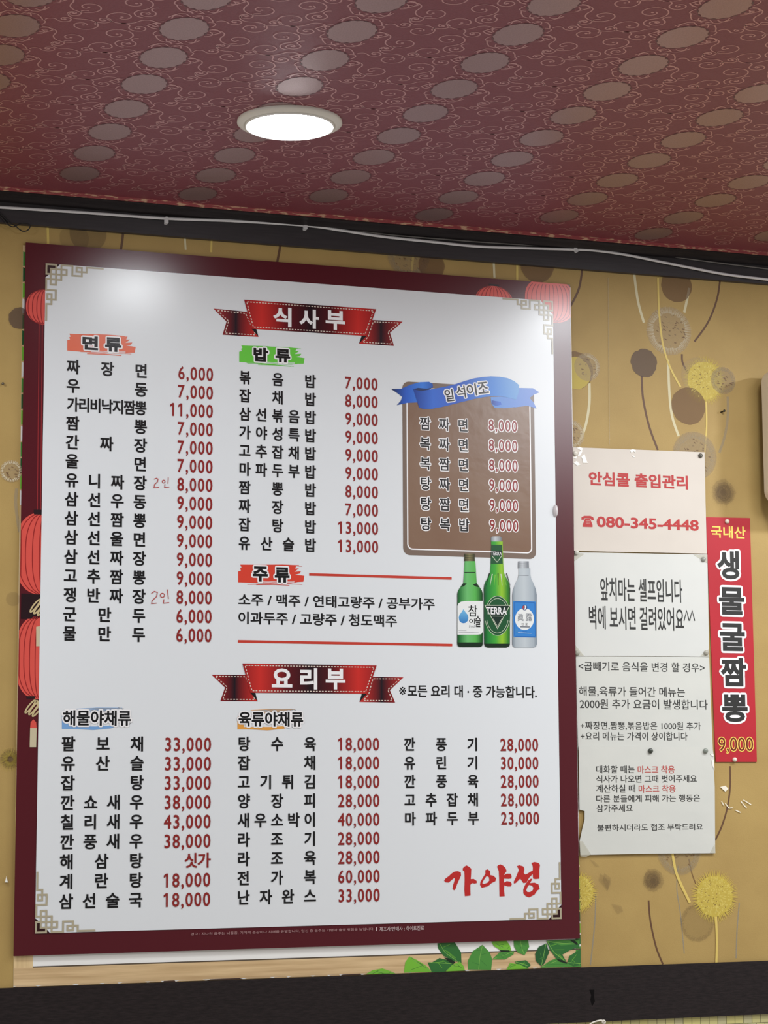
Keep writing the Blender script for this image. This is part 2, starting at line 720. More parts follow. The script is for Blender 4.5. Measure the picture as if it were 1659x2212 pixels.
# seam between two wallpaper drops and small torn and taped spots
g.strokep([(1313, 600), (1316, 960)], 1.4 * mm, nd(), W_FAINT)
for q in (0, 9):
    g.polyp([(1296 + q, 1886), (1320, 1906 - q), (1312, 1924), (1292 + q, 1902)], nd(), W_SOFT)
g.polyp([(1319, 1952), (1341, 1957), (1346, 1968), (1333, 1975)], nd(), W_SOFT)
g.polyp([(1272, 1856), (1283, 1860), (1295, 1873), (1284, 1871)], nd(), W_SOFT)
TORN = mat('torn_paper_residue', rgb(232, 226, 208, 1.1), 0.6)
g.polyp([(1555, 1700), (1566, 1697), (1573, 1704), (1566, 1710)], nd(), TORN)
for a in ([(1558, 1731), (1563, 1740)], [(1566, 1735), (1574, 1746), (1582, 1745)], [(1600, 1731), (1606, 1739), (1612, 1745)], [(1605, 1728), (1622, 1738)], [(1588, 1750), (1599, 1755)]):
    g.strokep(a, 2.0 * mm, nd(), TORN)
wall = struct(g.build('wall_back'))

# tiled lower wall under the dark rail
tile = mat('lower_tile', (1, 1, 1, 1), 0.35)
n, l, b = nodes_of(tile)
tc = n.new('ShaderNodeTexCoord')
mp = n.new('ShaderNodeMapping')
mp.inputs['Rotation'].default_value = (math.radians(90), 0, 0)
l.new(tc.outputs['Object'], mp.inputs[0])
br = n.new('ShaderNodeTexBrick')
br.inputs['Scale'].default_value = 26
br.inputs['Color1'].default_value = rgb(205, 196, 120)
br.inputs['Color2'].default_value = rgb(188, 182, 140)
br.inputs['Mortar'].default_value = rgb(120, 116, 78)
br.inputs['Mortar Size'].default_value = 0.02
br.inputs['Row Height'].default_value = 0.5
l.new(mp.outputs[0], br.inputs[0])
l.new(br.outputs[0], b.inputs['Base Color'])
g = G()
g.box(-0.7, 2.4, -0.001, 0.02, 0.5, 1.0, tile)
struct(g.build('wall_lower'))

# ------------------------------------------------------------------ ceiling with scroll wallpaper
CB = noise_mix(mat('ceiling_paper_red', (1, 1, 1, 1), 0.5, 0.4), rgb(118, 52, 62, 1.0), rgb(126, 58, 68, 1.0), 260, 2, bump=0.15, bump_scale=700)
C_INK = noise_mix(mat('ceiling_print_pink', (1, 1, 1, 1), 0.42, 0.5, metal=0.55), rgb(190, 140, 140, 1.0), rgb(200, 148, 146, 1.0), 300, 2)
C_ROS = noise_mix(mat('ceiling_print_rosette', (1, 1, 1, 1), 0.40, 0.5, metal=0.75), rgb(152, 122, 121, 1.0), rgb(166, 134, 132, 1.0), 420, 2)
C_DRK = mat('ceiling_print_shade', rgb(92, 50, 54), 0.5)
g = G()
EDGE_Y = -0.06
g.box(-1.2, 2.6, -2.8, EDGE_Y, ZC, ZC + 0.02, CB)


class CeilingPrint:
    """strokes laid on the ceiling plane: 2-D points are (x, y)"""

    def stroke(self, pts, w, d, mt, taper=None):
        n = len(pts)
        vs = []
        for i in range(n):
            a, b_ = pts[max(i - 1, 0)], pts[min(i + 1, n - 1)]
            t = Vector((b_[0] - a[0], b_[1] - a[1])).normalized()
            ww = w / 2 if taper is None else w / 2 * taper(i / (n - 1))
            vs.append((pts[i][0] - t.y * ww, pts[i][1] + t.x * ww, ZC - d))
            vs.append((pts[i][0] + t.y * ww, pts[i][1] - t.x * ww, ZC - d))
        g.add(vs, [(2 * i, 2 * i + 2, 2 * i + 3, 2 * i + 1) for i in range(n - 1)], mt)

    def poly(self, pts, d, mt):
        c = (sum(p[0] for p in pts) / len(pts), sum(p[1] for p in pts) / len(pts))
        n = len(pts)
        g.add([(c[0], c[1], ZC - d)] + [(p[0], p[1], ZC - d) for p in pts], [(0, 1 + (i + 1) % n, 1 + i) for i in range(n)], mt)


cp = CeilingPrint()


def spiral(cx, cy, r, a0, hand, tail, turns=1.3, w=0.0022):
    pts = []
    n = 30
    for i in range(n + 1):
        t = i / n
        a = a0 + hand * (t - 1) * turns * 2 * math.pi
        q = r * (0.16 + 0.84 * t ** 0.9)
        pts.append((cx + q * math.cos(a), cy + q * math.sin(a)))
    if tail:
        # swing on into an opposite curve
        a = a0
        ex, ey = cx + r * math.cos(a), cy + r * math.sin(a)
        q = r * tail
        ox, oy = cx + (r + q) * math.cos(a), cy + (r + q) * math.sin(a)
        for k in range(1, 13):
            b2 = a + math.pi - hand * k / 12 * math.radians(150)
            pts.append((ox + q * math.cos(b2), oy + q * math.sin(b2)))
    cp.stroke(pts, w, 0.00025, C_INK)
    cp.poly([(cx + 0.0026 * math.cos(k * math.pi / 3), cy + 0.0026 * math.sin(k * math.pi / 3)) for k in range(6)], 0.00022, C_INK)


def rosette(x, y):
    SX = 0.72

    class Narrow:
        @staticmethod
        def stroke(pts, w, d, mt):
            cp.stroke([(x + (p[0] - x) * SX, p[1]) for p in pts], w, d, mt)

        @staticmethod
        def poly(pts, d, mt):
            cp.poly([(x + (p[0] - x) * SX, p[1]) for p in pts], d, mt)
    np_ = Narrow
    n = 64
    pts = []
    for i in range(n):
        a = 2 * math.pi * i / n
        q = 0.0475 * (1 + 0.035 * math.cos(16 * a))
        pts.append((x + q * math.cos(a), y + q * math.sin(a)))
    np_.poly(pts, 0.0003, C_ROS)
    for i in range(16):
        a = 2 * math.pi * (i + 0.5) / 16
        ca, sa = math.cos(a), math.sin(a)
        # small dark dashes and outer curls that edge the rosette
        np_.stroke([(x + 0.049 * math.cos(a + s * 0.11), y + 0.049 * math.sin(a + s * 0.11)) for s in (-1, 0, 1)], 0.0022, 0.00036, C_DRK)
        if i % 2 == 0:
            q = [(x + (0.053 + 0.010 * math.sin(t * math.pi / 10)) * math.cos(a + (t - 5) * 0.042), y + (0.053 + 0.010 * math.sin(t * math.pi / 10)) * math.sin(a + (t - 5) * 0.042)) for t in range(11)]
            np_.stroke(q, 0.0021, 0.00033, C_INK)
    for s in (-1, 1):
        # pointed leaf outline to the left and right
        np_.stroke([(x + s * 0.052, y + 0.012), (x + s * 0.064, y + 0.010), (x + s * 0.076, y - 0.002 * s), (x + s * 0.064, y - 0.012), (x + s * 0.052, y - 0.012)], 0.0030, 0.00034, C_INK)
        np_.stroke([(x + s * 0.055, y + 0.003), (x + s * 0.066, y + 0.001)], 0.0030, 0.00034, C_INK)
        np_.stroke([(x + s * 0.004, y + 0.052), (x + s * 0.018, y + 0.062), (x + s * 0.030, y + 0.060), (x + s * 0.040, y + 0.050), (x + s * 0.046, y + 0.040)], 0.0022, 0.00034, C_INK)
        np_.stroke([(x + s * 0.004, y - 0.052), (x + s * 0.018, y - 0.062), (x + s * 0.030, y - 0.060), (x + s * 0.040, y - 0.050), (x + s * 0.046, y - 0.040)], 0.0022, 0.00034, C_INK)
        np_.stroke([(x + s * 0.014, y + 0.058), (x + s * 0.004, y + 0.066)], 0.0026, 0.00035, C_INK)


PX, PY = 0.2352, 0.1315
TILE = [(0.086, 0.022, 0.0270, 200, 1, 0.62), (0.139, 0.046, 0.0285, 20, -1, 0.5), (0.093, -0.036, 0.0250, 250, -1, 0.6),
        (0.147, -0.014, 0.0265, 60, 1, 0.6), (0.117, 0.0655, 0.0125, 100, 1, 0.5), (0.170, 0.022, 0.0140, 300, -1, 0.6),
        (0.063, -0.052, 0.0120, 150, 1, 0.7), (0.070, 0.052, 0.0115, 330, -1, 0.6), (0.172, -0.048, 0.0150, 190, 1, 0.6)]
for i in range(-4, 8):
    x = 0.064 + PX * i
    for j in range(-2, 13):
        y = -0.384 + 0.0655 * 5 - PY * j - (0.0657 if i % 2 else 0.0)
        if y > EDGE_Y - 0.05 or y < -1.95:
            pass
        else:
            rosette(x, y)
        for (u, v, r, a, h, tl) in TILE:
            if y + v + r * 2.2 < EDGE_Y and y + v > -1.95:
                spiral(x + u, y + v, r, math.radians(a), h, tl)
struct(g.build('ceiling'))

# folded-down paper edge of the ceiling, then the dark cornice in two steps
strip = noise_mix(mat('ceiling_edge_paper', (1, 1, 1, 1), 0.5), rgb(165, 78, 80, 1.0), rgb(225, 185, 150, 1.0), 9, 2, (6, 1, 30), 0.52, 0.62)
darkwood = noise_mix(mat('cornice_dark', (1, 1, 1, 1), 0.45, 0.4), rgb(34, 29, 31), rgb(42, 37, 38), 14, 5, (1, 1, 14), bump=0.1)
darkboard = noise_mix(mat('cornice_board', (1, 1, 1, 1), 0.5, 0.4), rgb(52, 48, 50), rgb(58, 54, 56), 14, 5, (1, 1, 14), bump=0.1)
g = G()
g.box(-1.2, 2.6, EDGE_Y, EDGE_Y + 0.004, ZC - 0.0065, ZC + 0.02, strip)
struct(g.build('trim_1'))
g = G()
prof = [(-0.052, ZC - 0.004), (-0.052, ZC - 0.008), (-0.040, ZC - 0.0088), (-0.030, ZC - 0.0115), (-0.022, ZC - 0.0150), (-0.016, ZC - 0.0165), (0.0, ZC - 0.0165), (0.0, ZC - 0.004)]
v = [(-0.7, y, z) for y, z in prof] + [(2.4, y, z) for y, z in prof]
k = len(prof)
g.add(v, [(i, (i + 1) % k, (i + 1) % k + k, i + k) for i in range(k)], darkwood)
struct(g.build('trim_2'))
g = G()
g.box(-0.7, 2.4, -0.012, 0.0, 2.4812, ZC - 0.0160, darkboard)
struct(g.build('trim_3'))
# dark rail below the menu board
rail = noise_mix(mat('rail_dark', (1, 1, 1, 1), 0.55, 0.2), rgb(30, 24, 24), rgb(42, 34, 34), 60, 5, (1, 1, 6), bump=0.25, bump_scale=500)
scuff = mat('rail_scuff', rgb(14, 11, 11), 0.8, 0.1)
g = G()
g.box(-0.7, 2.4, -0.006, 0.0, 0.9785, 1.0834, rail)
g.polyp([(1273, 2138), (1284, 2138), (1283, 2150), (1285, 2163), (1279, 2174), (1275, 2160), (1277, 2150)], 0.0061, scuff, 0.006)
struct(g.build('trim_4'))
g = G()
g.box(-1.2, 2.6, -4.6, 0.0, -0.02, 0.0, mat('floor_tile', rgb(150, 140, 128), 0.4))
struct(g.build('floor'))

# ------------------------------------------------------------------ recessed downlight
LX, LY = 0.335, -0.603
lamp = empty('ceiling_downlight', (LX, LY, ZC))
tag(lamp, 'round lit white downlight with a pale metal rim in the patterned red ceiling', 'ceiling light')
nickel = mat('lamp_rim', rgb(222, 216, 206), 0.38)
white_plastic = mat('lamp_bezel', rgb(235, 232, 226), 0.35)
glow = mat('lamp_glow', (0.93, 0.97, 1.0, 1), 0.4, emit=LAMP_L)
g = G()
g.lathe([(0.0870, 0.0), (0.0875, -0.0035), (0.0850, -0.0055), (0.0785, -0.0085), (0.0742, -0.0085), (0.0742, 0.0)], (LX, LY, ZC), (0, 0, 1), nickel, 64)
g.build('trim_ring', lamp)
g = G()
g.lathe([(0.0742, -0.0080), (0.0742, -0.0105), (0.0728, -0.0112), (0.0712, -0.0105), (0.0712, -0.0080)], (LX, LY, ZC), (0, 0, 1), white_plastic, 64)
g.build('bezel', lamp)
g = G()
g.lathe([(0.0712, -0.0090), (0.064, -0.0122), (0.052, -0.0150), (0.036, -0.0175), (0.018, -0.0188), (0.0005, -0.0192)], (LX, LY, ZC), (0, 0, 1), glow, 64)
g.build('diffuser', lamp)

# ------------------------------------------------------------------ older poster under the menu board
D_OLD = 0.0008
wood = noise_mix(mat('printed_pale_wood', (1, 1, 1, 1), 0.4), rgb(178, 146, 104, 1.15), rgb(218, 190, 146, 1.15), 5, 6, (1, 1, 22), 0.3, 0.7)
woodv = noise_mix(mat('printed_pale_wood_upright', (1, 1, 1, 1), 0.4), rgb(196, 166, 120, 1.15), rgb(222, 196, 150, 1.15), 5, 6, (22, 1, 1), 0.3, 0.7)
oldwhite = mat('old_poster_white', rgb(222, 221, 217, 1.25), 0.35)
oldshade = mat('old_poster_line', rgb(88, 76, 62), 0.4)
LEAF = [mat('printed_leaf_%s' % nm, rgb(*c), 0.35) for nm, c in (('mid', (78, 146, 62)), ('dark', (50, 112, 52)), ('bright', (120, 190, 58)), ('deep', (38, 92, 46)))]
leaf_line = mat('printed_leaf_edge', rgb(128, 182, 84), 0.35)
leaf_dark = mat('printed_leaf_gap', rgb(18, 40, 22), 0.4)
xl, xr = P(29.5, 2100)[0], P(1254, 2060)[0]
zb = P(600, 2112)[1]
zb = max(zb, 1.0836)
ztop = P(640, 571)[1] - 0.004
xlt = P(49.5, 560)[0]
lean = lambda z_: xl + (xlt - xl) * (z_ - zb) / (ztop - zb)      # the older sheet hangs a little askew
old = empty('old_poster', ((xl + xr) / 2, 0, zb))
tag(old, 'older poster with printed wooden frame and green leaves showing below the menu board', 'poster')
g = G()
g.slab([(xl, zb), (xr, zb), (xr, ztop), (xlt, ztop)], 0.0, D_OLD, oldwhite)
g.build('sheet', old)
zw = P(72, 2090)[1]
xw = P(71, 2075)[0]
g = G()
g.poly([(xl, zb + 0.002), (xr, zb + 0.002), (xr, zw), (xl, zw)], D_OLD + 0.0002, wood)
g.stroke([(xw, zw + 0.001), (xr, zw + 0.001)], 0.0022, D_OLD + 0.0004, oldshade)
# ragged torn bottom edge
x = xl
random.seed(11)
while x < xr:
    w = random.uniform(0.02, 0.07)
    g.poly([(x, zb), (min(x + w, xr), zb), (min(x + w * 0.9, xr), zb + 0.0022), (x + w * 0.1, zb + 0.0016)], D_OLD + 0.0004, wood if random.random() < 0.8 else mat('torn_edge_dark', rgb(70, 46, 38), 0.6))
    x += w * 1.05
g.build('printed_frame', old)
g = G()
g.poly([(lean(zw), zw), (xw, zw), (lean(ztop) + 0.03, ztop), (lean(ztop), ztop)], D_OLD + 0.0002, woodv)
# green leaves printed along the left edge, seen as a sliver beside the menu board
for k in range(16):
    z0 = ztop - 0.012 - k * 0.030
    x0 = lean(z0)
    g.poly([(lean(z0 - 0.028), z0 - 0.028), (x0 + 0.016, z0 - 0.024), (x0 + 0.018, z0 - 0.006), (x0, z0)], D_OLD + 0.0003, LEAF[(k * 7) % 4] if k % 4 != 3 else oldwhite)
for k in range(9):
    z0 = zb + 0.02 + k * 0.022
    g.poly([(xr - 0.012, z0), (xr, z0 + 0.002), (xr, z0 + 0.020), (xr - 0.010, z0 + 0.017)], D_OLD + 0.0003, LEAF[(k * 5) % 4])
g.build('printed_upright', old)
ZL = [
    (0, [(505, 262), (560, 230), (640, 250), (665, 270), (600, 330), (505, 332), (475, 262)], 1, [(485, 262), (650, 270)]),
    (0, [(545, 125), (600, 118), (670, 118), (715, 190), (718, 265), (660, 250), (590, 215), (550, 160)], 1, [(560, 125), (600, 190), (700, 262)]),
    (0, [(305, 335), (315, 260), (345, 218), (400, 245), (470, 290), (505, 330)], 2, [(345, 222), (410, 270), (500, 325)]),
    (0, [(605, 327), (650, 280), (705, 255), (735, 290), (742, 320)], 2, [(708, 258), (650, 300)]),
    (0, [(765, 312), (763, 250), (800, 180), (868, 135), (920, 190), (938, 240), (930, 315)], 0, [(868, 138), (850, 220), (840, 312)]),
    (0, [(935, 240), (990, 190), (1095, 180), (1090, 205), (1030, 240)], 0, [(940, 238), (1020, 210), (1090, 185)]),
    (0, [(930, 112), (1040, 106), (1065, 140), (1075, 180), (1000, 175), (950, 145)], 2, [(935, 115), (1000, 150), (1070, 178)]),
    (0, [(1090, 106), (1195, 102), (1203, 150), (1170, 210), (1120, 190), (1095, 150)], 0, [(1140, 106), (1150, 160), (1168, 205)]),
    (0, [(1100, 255), (1180, 245), (1215, 280), (1190, 305), (1120, 290)], 1, [(1105, 258), (1190, 285)]),
    (0, [(1040, 315), (1065, 265), (1130, 275), (1200, 307)], 2, [(1066, 268), (1075, 305)]),
    (0, [(1280, 300), (1350, 250), (1400, 230), (1475, 262), (1575, 270), (1575, 292)], 0, [(1300, 292), (1400, 250)]),
    (0, [(1245, 200), (1270, 150), (1325, 125), (1345, 190), (1310, 270), (1290, 290), (1250, 250)], 3, [(1322, 130), (1290, 285)]),
    (0, [(1325, 106), (1480, 98), (1562, 96), (1562, 150), (1500, 170), (1440, 205), (1475, 268), (1400, 238), (1350, 170)], 1, [(1330, 110), (1380, 190), (1470, 262)]),
    (0, [(1330, 108), (1562, 98), (1562, 130), (1430, 140)], 0, [(1330, 110), (1440, 125), (1560, 128)]),
    (0, [(1475, 265), (1490, 215), (1570, 165), (1572, 280), (1520, 290)], 1, [(1480, 262), (1570, 270)]),
    (0, [(30, 347), (80, 318), (150, 305), (210, 325), (245, 342)], 2, [(40, 342), (140, 325), (240, 340)]),
]
for k, (_, pts, ci, rib) in enumerate(ZL):
    q = [(780 + x / 3.318, 2000 + y / 3.318) for x, y in pts]
    g = G()
    d = D_OLD + 0.0005 + k * 0.00005
    pp = [P(x, max(y, 0)) for x, y in q]
    pp = [(min(a, xr), max(b_, zb)) for a, b_ in pp]
    g.poly(pp, d, LEAF[ci])
    r = [P(780 + x / 3.318, 2000 + y / 3.318) for x, y in rib]
    r = [(min(a, xr), max(b_, zb)) for a, b_ in r]
    g.stroke(r, 0.0011, d + 0.00003, leaf_line)
    # side veins
    for t in range(1, 5):
        a = r[0][0] + (r[-1][0] - r[0][0]) * t / 5, r[0][1] + (r[-1][1] - r[0][1]) * t / 5
        c = pp[(t * 2) % len(pp)]
        g.stroke([a, (a[0] + (c[0] - a[0]) * 0.6, a[1] + (c[1] - a[1]) * 0.6)], 0.0006, d + 0.00003, LEAF[(ci + 1) % 4])
    g.build('printed_leaf', old)
g = G()
for pts in ([(590, 225), (640, 235), (675, 262), (650, 270)], [(985, 172), (1060, 175), (1062, 185), (1000, 182)], [(1395, 235), (1440, 245), (1475, 262), (1470, 270), (1420, 255)], [(1490, 100), (1530, 105), (1555, 130), (1540, 135)]):
    g.polyp([(780 + x / 3.318, 2000 + y / 3.318) for x, y in pts], D_OLD + 0.0014, leaf_dark)
g.build('printed_leaf_shadow', old)

# ------------------------------------------------------------------ the menu board
DB = 0.006                      # front face of the board
GL = 0.25                       # shine of the laminate
maroon = mat('board_maroon', rgb(82, 18, 28, 1.05), GL, 0.6)
board_white = mat('board_white', rgb(216, 219, 221, 1.14), GL, 0.6)
ink = mat('print_black', rgb(22, 22, 24), GL, 0.6)
red_ink = mat('print_red', rgb(140, 38, 36, 1.05), GL, 0.6)
pure_white = mat('print_white', rgb(240, 238, 238, 1.05), GL, 0.6)
khaki = mat('print_khaki', rgb(176, 166, 140, 1.05), GL, 0.6)
dark_maroon = mat('print_dark_maroon', rgb(46, 14, 16), GL, 0.6)
L1, L2, L3, L4, L5, L6 = [DB + 0.0003 * k for k in range(1, 7)]

bx0, bx1 = P(44, 1300, DB)[0], P(1242, 1300, DB)[0]
c = [P(55, 523, DB), P(1232, 615, DB), P(1252, 2027, DB), P(30, 2066, DB)]
bx0 = (c[0][0] + c[3][0]) / 2
bx1 = (c[1][0] + c[2][0]) / 2
bz1 = (c[0][1] + c[1][1]) / 2
bz0 = (c[2][1] + c[3][1]) / 2
c = [P(97, 569, DB), P(1196, 651, DB), P(1210, 1984, DB), P(77, 2017, DB)]
fx0 = (c[0][0] + c[3][0]) / 2
fx1 = (c[1][0] + c[2][0]) / 2
fz1 = (c[0][1] + c[1][1]) / 2
fz0 = (c[2][1] + c[3][1]) / 2
board = empty('menu_board', ((bx0 + bx1) / 2, 0, bz0))
tag(board, 'large glossy white Korean menu board with maroon border and red prices on the tan wall', 'menu board')
g = G()
g.slab([(bx0, bz0), (bx1, bz0), (bx1, bz1), (bx0, bz1)], 0.0030, DB, maroon)
g.build('panel', board)

# lanterns printed in the border (the white field covers part of each)
lan_red = mat('print_lantern_red', rgb(212, 82, 72, 1.08), GL, 0.6)
lan_rib = mat('print_lantern_rib', rgb(150, 38, 38, 1.0), GL, 0.6)
lan_dark = mat('print_lantern_cap', rgb(40, 24, 28), GL, 0.6)
lan_edge = mat('print_lantern_edge', rgb(232, 120, 110), GL, 0.6)
gold = mat('print_gold_knot', rgb(206, 186, 140), GL, 0.6)
cream = mat('print_tassel', rgb(205, 192, 160), GL, 0.6)
string = mat('print_string', rgb(150, 44, 48), GL, 0.6)


def lantern(cx, cy, rx, ry, sq=2.2, ribs=9):
    g = G()
    x, z = P(cx, cy, DB)
    rx, rz = rx * mm, ry * mm

    def shape(s):
        out = []
        for i in range(56):
            a = 2 * math.pi * i / 56
            ca, sa = math.cos(a), math.sin(a)
            out.append((x + s * rx * math.copysign(abs(ca) ** (2 / sq), ca), z + rz * s ** 0.3 * math.copysign(abs(sa) ** (2 / sq), sa)) if s == 1 else (x + s * rx * ca, z + rz * sa))
        return out
    body = rect_clip(shape(1), bx0, bx1, bz0, bz1)
    g.poly(body, L1, lan_red)
    for k in range(ribs):
        s = -1 + 2 * (k + 0.5) / ribs
        line = []
        for t in range(-9, 10):
            u = t / 9 * 0.97
            line.append((x + rx * s * (1 - abs(u) ** 2.6) ** 0.45, z + rz * u))
        line = [p for p in line if bx0 < p[0] < bx1 and bz0 < p[1] < bz1]
        if len(line) > 2:
            g.stroke(line, 0.0016, L1 + 0.0001, lan_rib)
    return g


g = lantern(98, 664, 39, 36)
g.build('printed_lantern', board)
g = lantern(1067, 660, 46, 43)
g.polyp([(1056, 613), (1078, 615), (1078, 619), (1056, 617)], L1 + 0.0001, lan_dark, DB)
g.build('printed_lantern', board)
g = lantern(1187, 650, 58, 48, 2.8, 11)
g.build('printed_lantern', board)
g = G()
for xx in (84.5, 91.5):
    g.strokep([(xx, 695), (xx - 4, 1108)], 0.0016, L1 + 0.00005, string, DB)
g.build('lantern_string', board)
g = lantern(100, 1196, 62, 83, 2.6)
g.polyp([(73, 1101), (93, 1101), (93, 1112), (73, 1111)], L1 + 0.0001, lan_dark, DB)
g.polyp([(46, 1282), (90, 1284), (90, 1337), (45, 1337)], L1, mat('print_band_dark', rgb(36, 16, 22), GL, 0.6), DB)
g.build('printed_lantern', board)


def knot(g, cx, cy, r):
    for dx in (-0.62, 0.0, 0.62):
        q = []
        for t in range(25):
            a = 2 * math.pi * t / 24
            u, w = 1.0 * math.cos(a), 0.22 * math.sin(a)
            q.append((cx + r * (u * 0.62 + w * 0.72 + dx * 0.75), cy - r * (u * 0.78 - w * 0.62 - dx * 0.35)))
        g.strokep(q[:-1], 0.0028, L2, gold, DB, closed=True)
    g.strokep([(cx + r * 0.3, cy - r), (cx + r * 0.62, cy - r * 0.8), (cx + r * 0.45, cy - r * 0.45)], 0.003, L2, gold, DB)


g = G()
knot(g, 84, 1312, 17)
g.build('printed_knot', board)
g = lantern(88, 1420, 50, 82, 2.6)
g.polyp([(57, 1504), (76, 1504), (76, 1509), (57, 1509)], L1 + 0.0001, lan_dark, DB)
g.build('printed_lantern', board)
g = G()
g.polyp([(78, 1345), (82, 1336), (90, 1334), (90, 1352), (78, 1354)], L2, lan_red, DB)
g.polyp([(78, 1354), (90, 1352), (90, 1396), (78, 1396)], L2, cream, DB)
g.build('printed_tassel', board)
g = G()
knot(g, 73, 1530, 17)
g.build('printed_knot', board)
g = G()
g.polyp([(65, 1573), (66, 1560), (72, 1554), (78, 1560), (79, 1573)], L2, lan_red, DB)
g.polyp([(65, 1573), (79, 1573), (78, 1614), (64, 1614)], L2, cream, DB)
g.build('printed_tassel', board)

g = G()
g.poly([(fx0, fz0), (fx1, fz0), (fx1, fz1), (fx0, fz1)], L3, board_white)
g.build('white_field', board)

# fretwork corner ornaments
A = 0.0099
FRET = [[(0.15, 0.15), (2, 0.15), (2, 4), (1, 4), (1, 1), (4, 1), (4, 2), (0.15, 2)],
        [(0.15, 0.15), (0.15, 2)], [(3, 0.15), (3, 3)], [(0.15, 3), (3, 3)],
        [(3, 0.15), (5.1, 0.15), (5.1, 2), (6.9, 2), (6.9, 0.4), (5.9, 0.4), (5.9, 1.2), (7.8, 1.2), (7.8, 0.25), (10.9, 0.25)],
        [(0.15, 3), (0.15, 5.1), (2, 5.1), (2, 6.9), (0.4, 6.9), (0.4, 5.9), (1.2, 5.9), (1.2, 7.8), (0.25, 7.8), (0.25, 10.9)]]
for (ox, oz, sx, sz) in ((fx0, fz1, 1, -1), (fx1, fz1, -1, -1), (fx1, fz0, -1, 1), (fx0, fz0, 1, 1)):
    g = G()
    q = lambda u, v_: (ox + sx * u * A, oz + sz * v_ * A)
    cm = lan_red if (sx, sz) == (-1, -1) else dark_maroon
    g.poly([q(0, 0), q(2.7, 0), q(2.0, 0.8), q(1, 1), q(0.8, 2.0), q(0, 2.7)], L4, cm)
    for pl in FRET:
        for a, b_ in zip(pl[:-1], pl[1:]):
            d = Vector((b_[0] - a[0], b_[1] - a[1])).normalized() * 0.17
            g.stroke([q(a[0] - d.x, a[1] - d.y), q(b_[0] + d.x, b_[1] + d.y)], A * 0.34, L5, khaki)
    g.build('corner_ornament', board)

# ---- ribbon banners over the two halves
RB = [(0.0, rgb(150, 30, 32)), (0.13, rgb(205, 48, 42)), (0.32, rgb(96, 18, 26)), (0.5, rgb(30, 14, 22)), (0.66, rgb(82, 16, 24)), (0.86, rgb(205, 46, 40)), (1.0, rgb(150, 30, 32))]
rib_main = ramp_x('print_ribbon_main', RB, GL)
rib_tail = ramp_x('print_ribbon_tail', [(0.0, rgb(170, 34, 34)), (0.5, rgb(24, 16, 26)), (1.0, rgb(205, 46, 40))], GL)
rib_tail2 = ramp_x('print_ribbon_tail_right', [(0.0, rgb(205, 46, 40)), (0.5, rgb(24, 16, 26)), (1.0, rgb(180, 38, 36))], GL)
stitch = mat('print_stitch', rgb(226, 210, 196), GL, 0.6)


def dashes(g, pts, d):
    q = [P(x, y, DB) for x, y in pts]
    for a, b_ in zip(q[:-1], q[1:]):
        v = Vector((b_[0] - a[0], b_[1] - a[1]))
        n_ = max(1, int(v.length / 0.0058))
        for k in range(n_):
            s, e = (k + 0.2) / n_, (k + 0.78) / n_
            g.stroke([(a[0] + v.x * s, a[1] + v.y * s), (a[0] + v.x * e, a[1] + v.y * e)], 0.0017, d, stitch)


def inset(pts, k):
    cx = sum(p[0] for p in pts) / len(pts)
    cy = sum(p[1] for p in pts) / len(pts)
    out = []
    n_ = len(pts)
    for i in range(n_):
        a, b_, c_ = Vector(pts[i - 1]), Vector(pts[i]), Vector(pts[(i + 1) % n_])
        e1, e2 = (b_ - a).normalized(), (c_ - b_).normalized()
        n1, n2 = Vector((-e1.y, e1.x)), Vector((-e2.y, e2.x))
        bi = (n1 + n2)
        if bi.length < 1e-6:
            bi = n1
        bi.normalize()
        k2 = k / max(bi.dot(n1), 0.45)
        out.append(tuple(b_ + bi * k2))
    return out


def banner(main, tl, tr, fl, fr, letters):
    g = G()
    g.polyp(main, L6, rib_main, DB)
    root = g.build('ribbon_banner', board)
    for t, mt_, fo in ((tl, rib_tail, fl), (tr, rib_tail2, fr)):
        g = G()
        g.polyp(t, L4, mt_, DB)
        g.build('ribbon_tail', root)
        g = G()
        g.polyp(fo, L5, ink, DB)
        g.build('ribbon_fold', root)
        g = G()
        dashes(g, inset(t, 4) + inset(t, 4)[:1], L4 + 0.00012)
        g.build('stitching', root)
    g = G()
    q = inset(main, 4.2)
    dashes(g, q + q[:1], L6 + 0.00015)
    g.build('stitching', root)
    g = G()
    for ch, x0, y0, x1, y1 in letters:
        text_box(g, ch, x0, y0, x1, y1, pure_white, L6 + 0.0003, 0.035)
    g.build('lettering', root, 'white heading lettering')


banner([(526.9, 647.8), (811.9, 668.2), (791.2, 726.2), (543.3, 710.7)],
       [(460.6, 666.7), (533, 673.8), (558, 728), (480.4, 723.4), (489, 695)],
       [(803, 691.4), (869.5, 695), (842.2, 719), (850.7, 747.5), (775, 742.4), (791.2, 726.2)],
       [(543.3, 710.7), (553.5, 711.5), (558, 728)], [(791.2, 726.2), (781, 725.5), (775, 742.4)],
       [('식', 590, 662.5, 629.7, 707), ('사', 646.7, 666.7, 689, 711), ('부', 703.4, 669.6, 745.3, 714)])
banner([(523.2, 1433.2), (813, 1437.6), (792.2, 1498.4), (540.4, 1496.4)],
       [(456.6, 1457.6), (533, 1458), (556, 1515), (475.5, 1514.5), (485.8, 1485.3)],
       [(802, 1462.3), (871.2, 1463.2), (842, 1491), (853.2, 1517.8), (776, 1516.4), (792.2, 1498.4)],
       [(540.4, 1496.4), (551, 1496.8), (556, 1515)], [(792.2, 1498.4), (781.5, 1498), (776, 1516.4)],
       [('요', 587, 1443.7, 631.3, 1485.3), ('리', 648.5, 1443, 685.4, 1489.5), ('부', 703.5, 1444, 746, 1489.5)])

# ---- section headings on brushed colour strokes


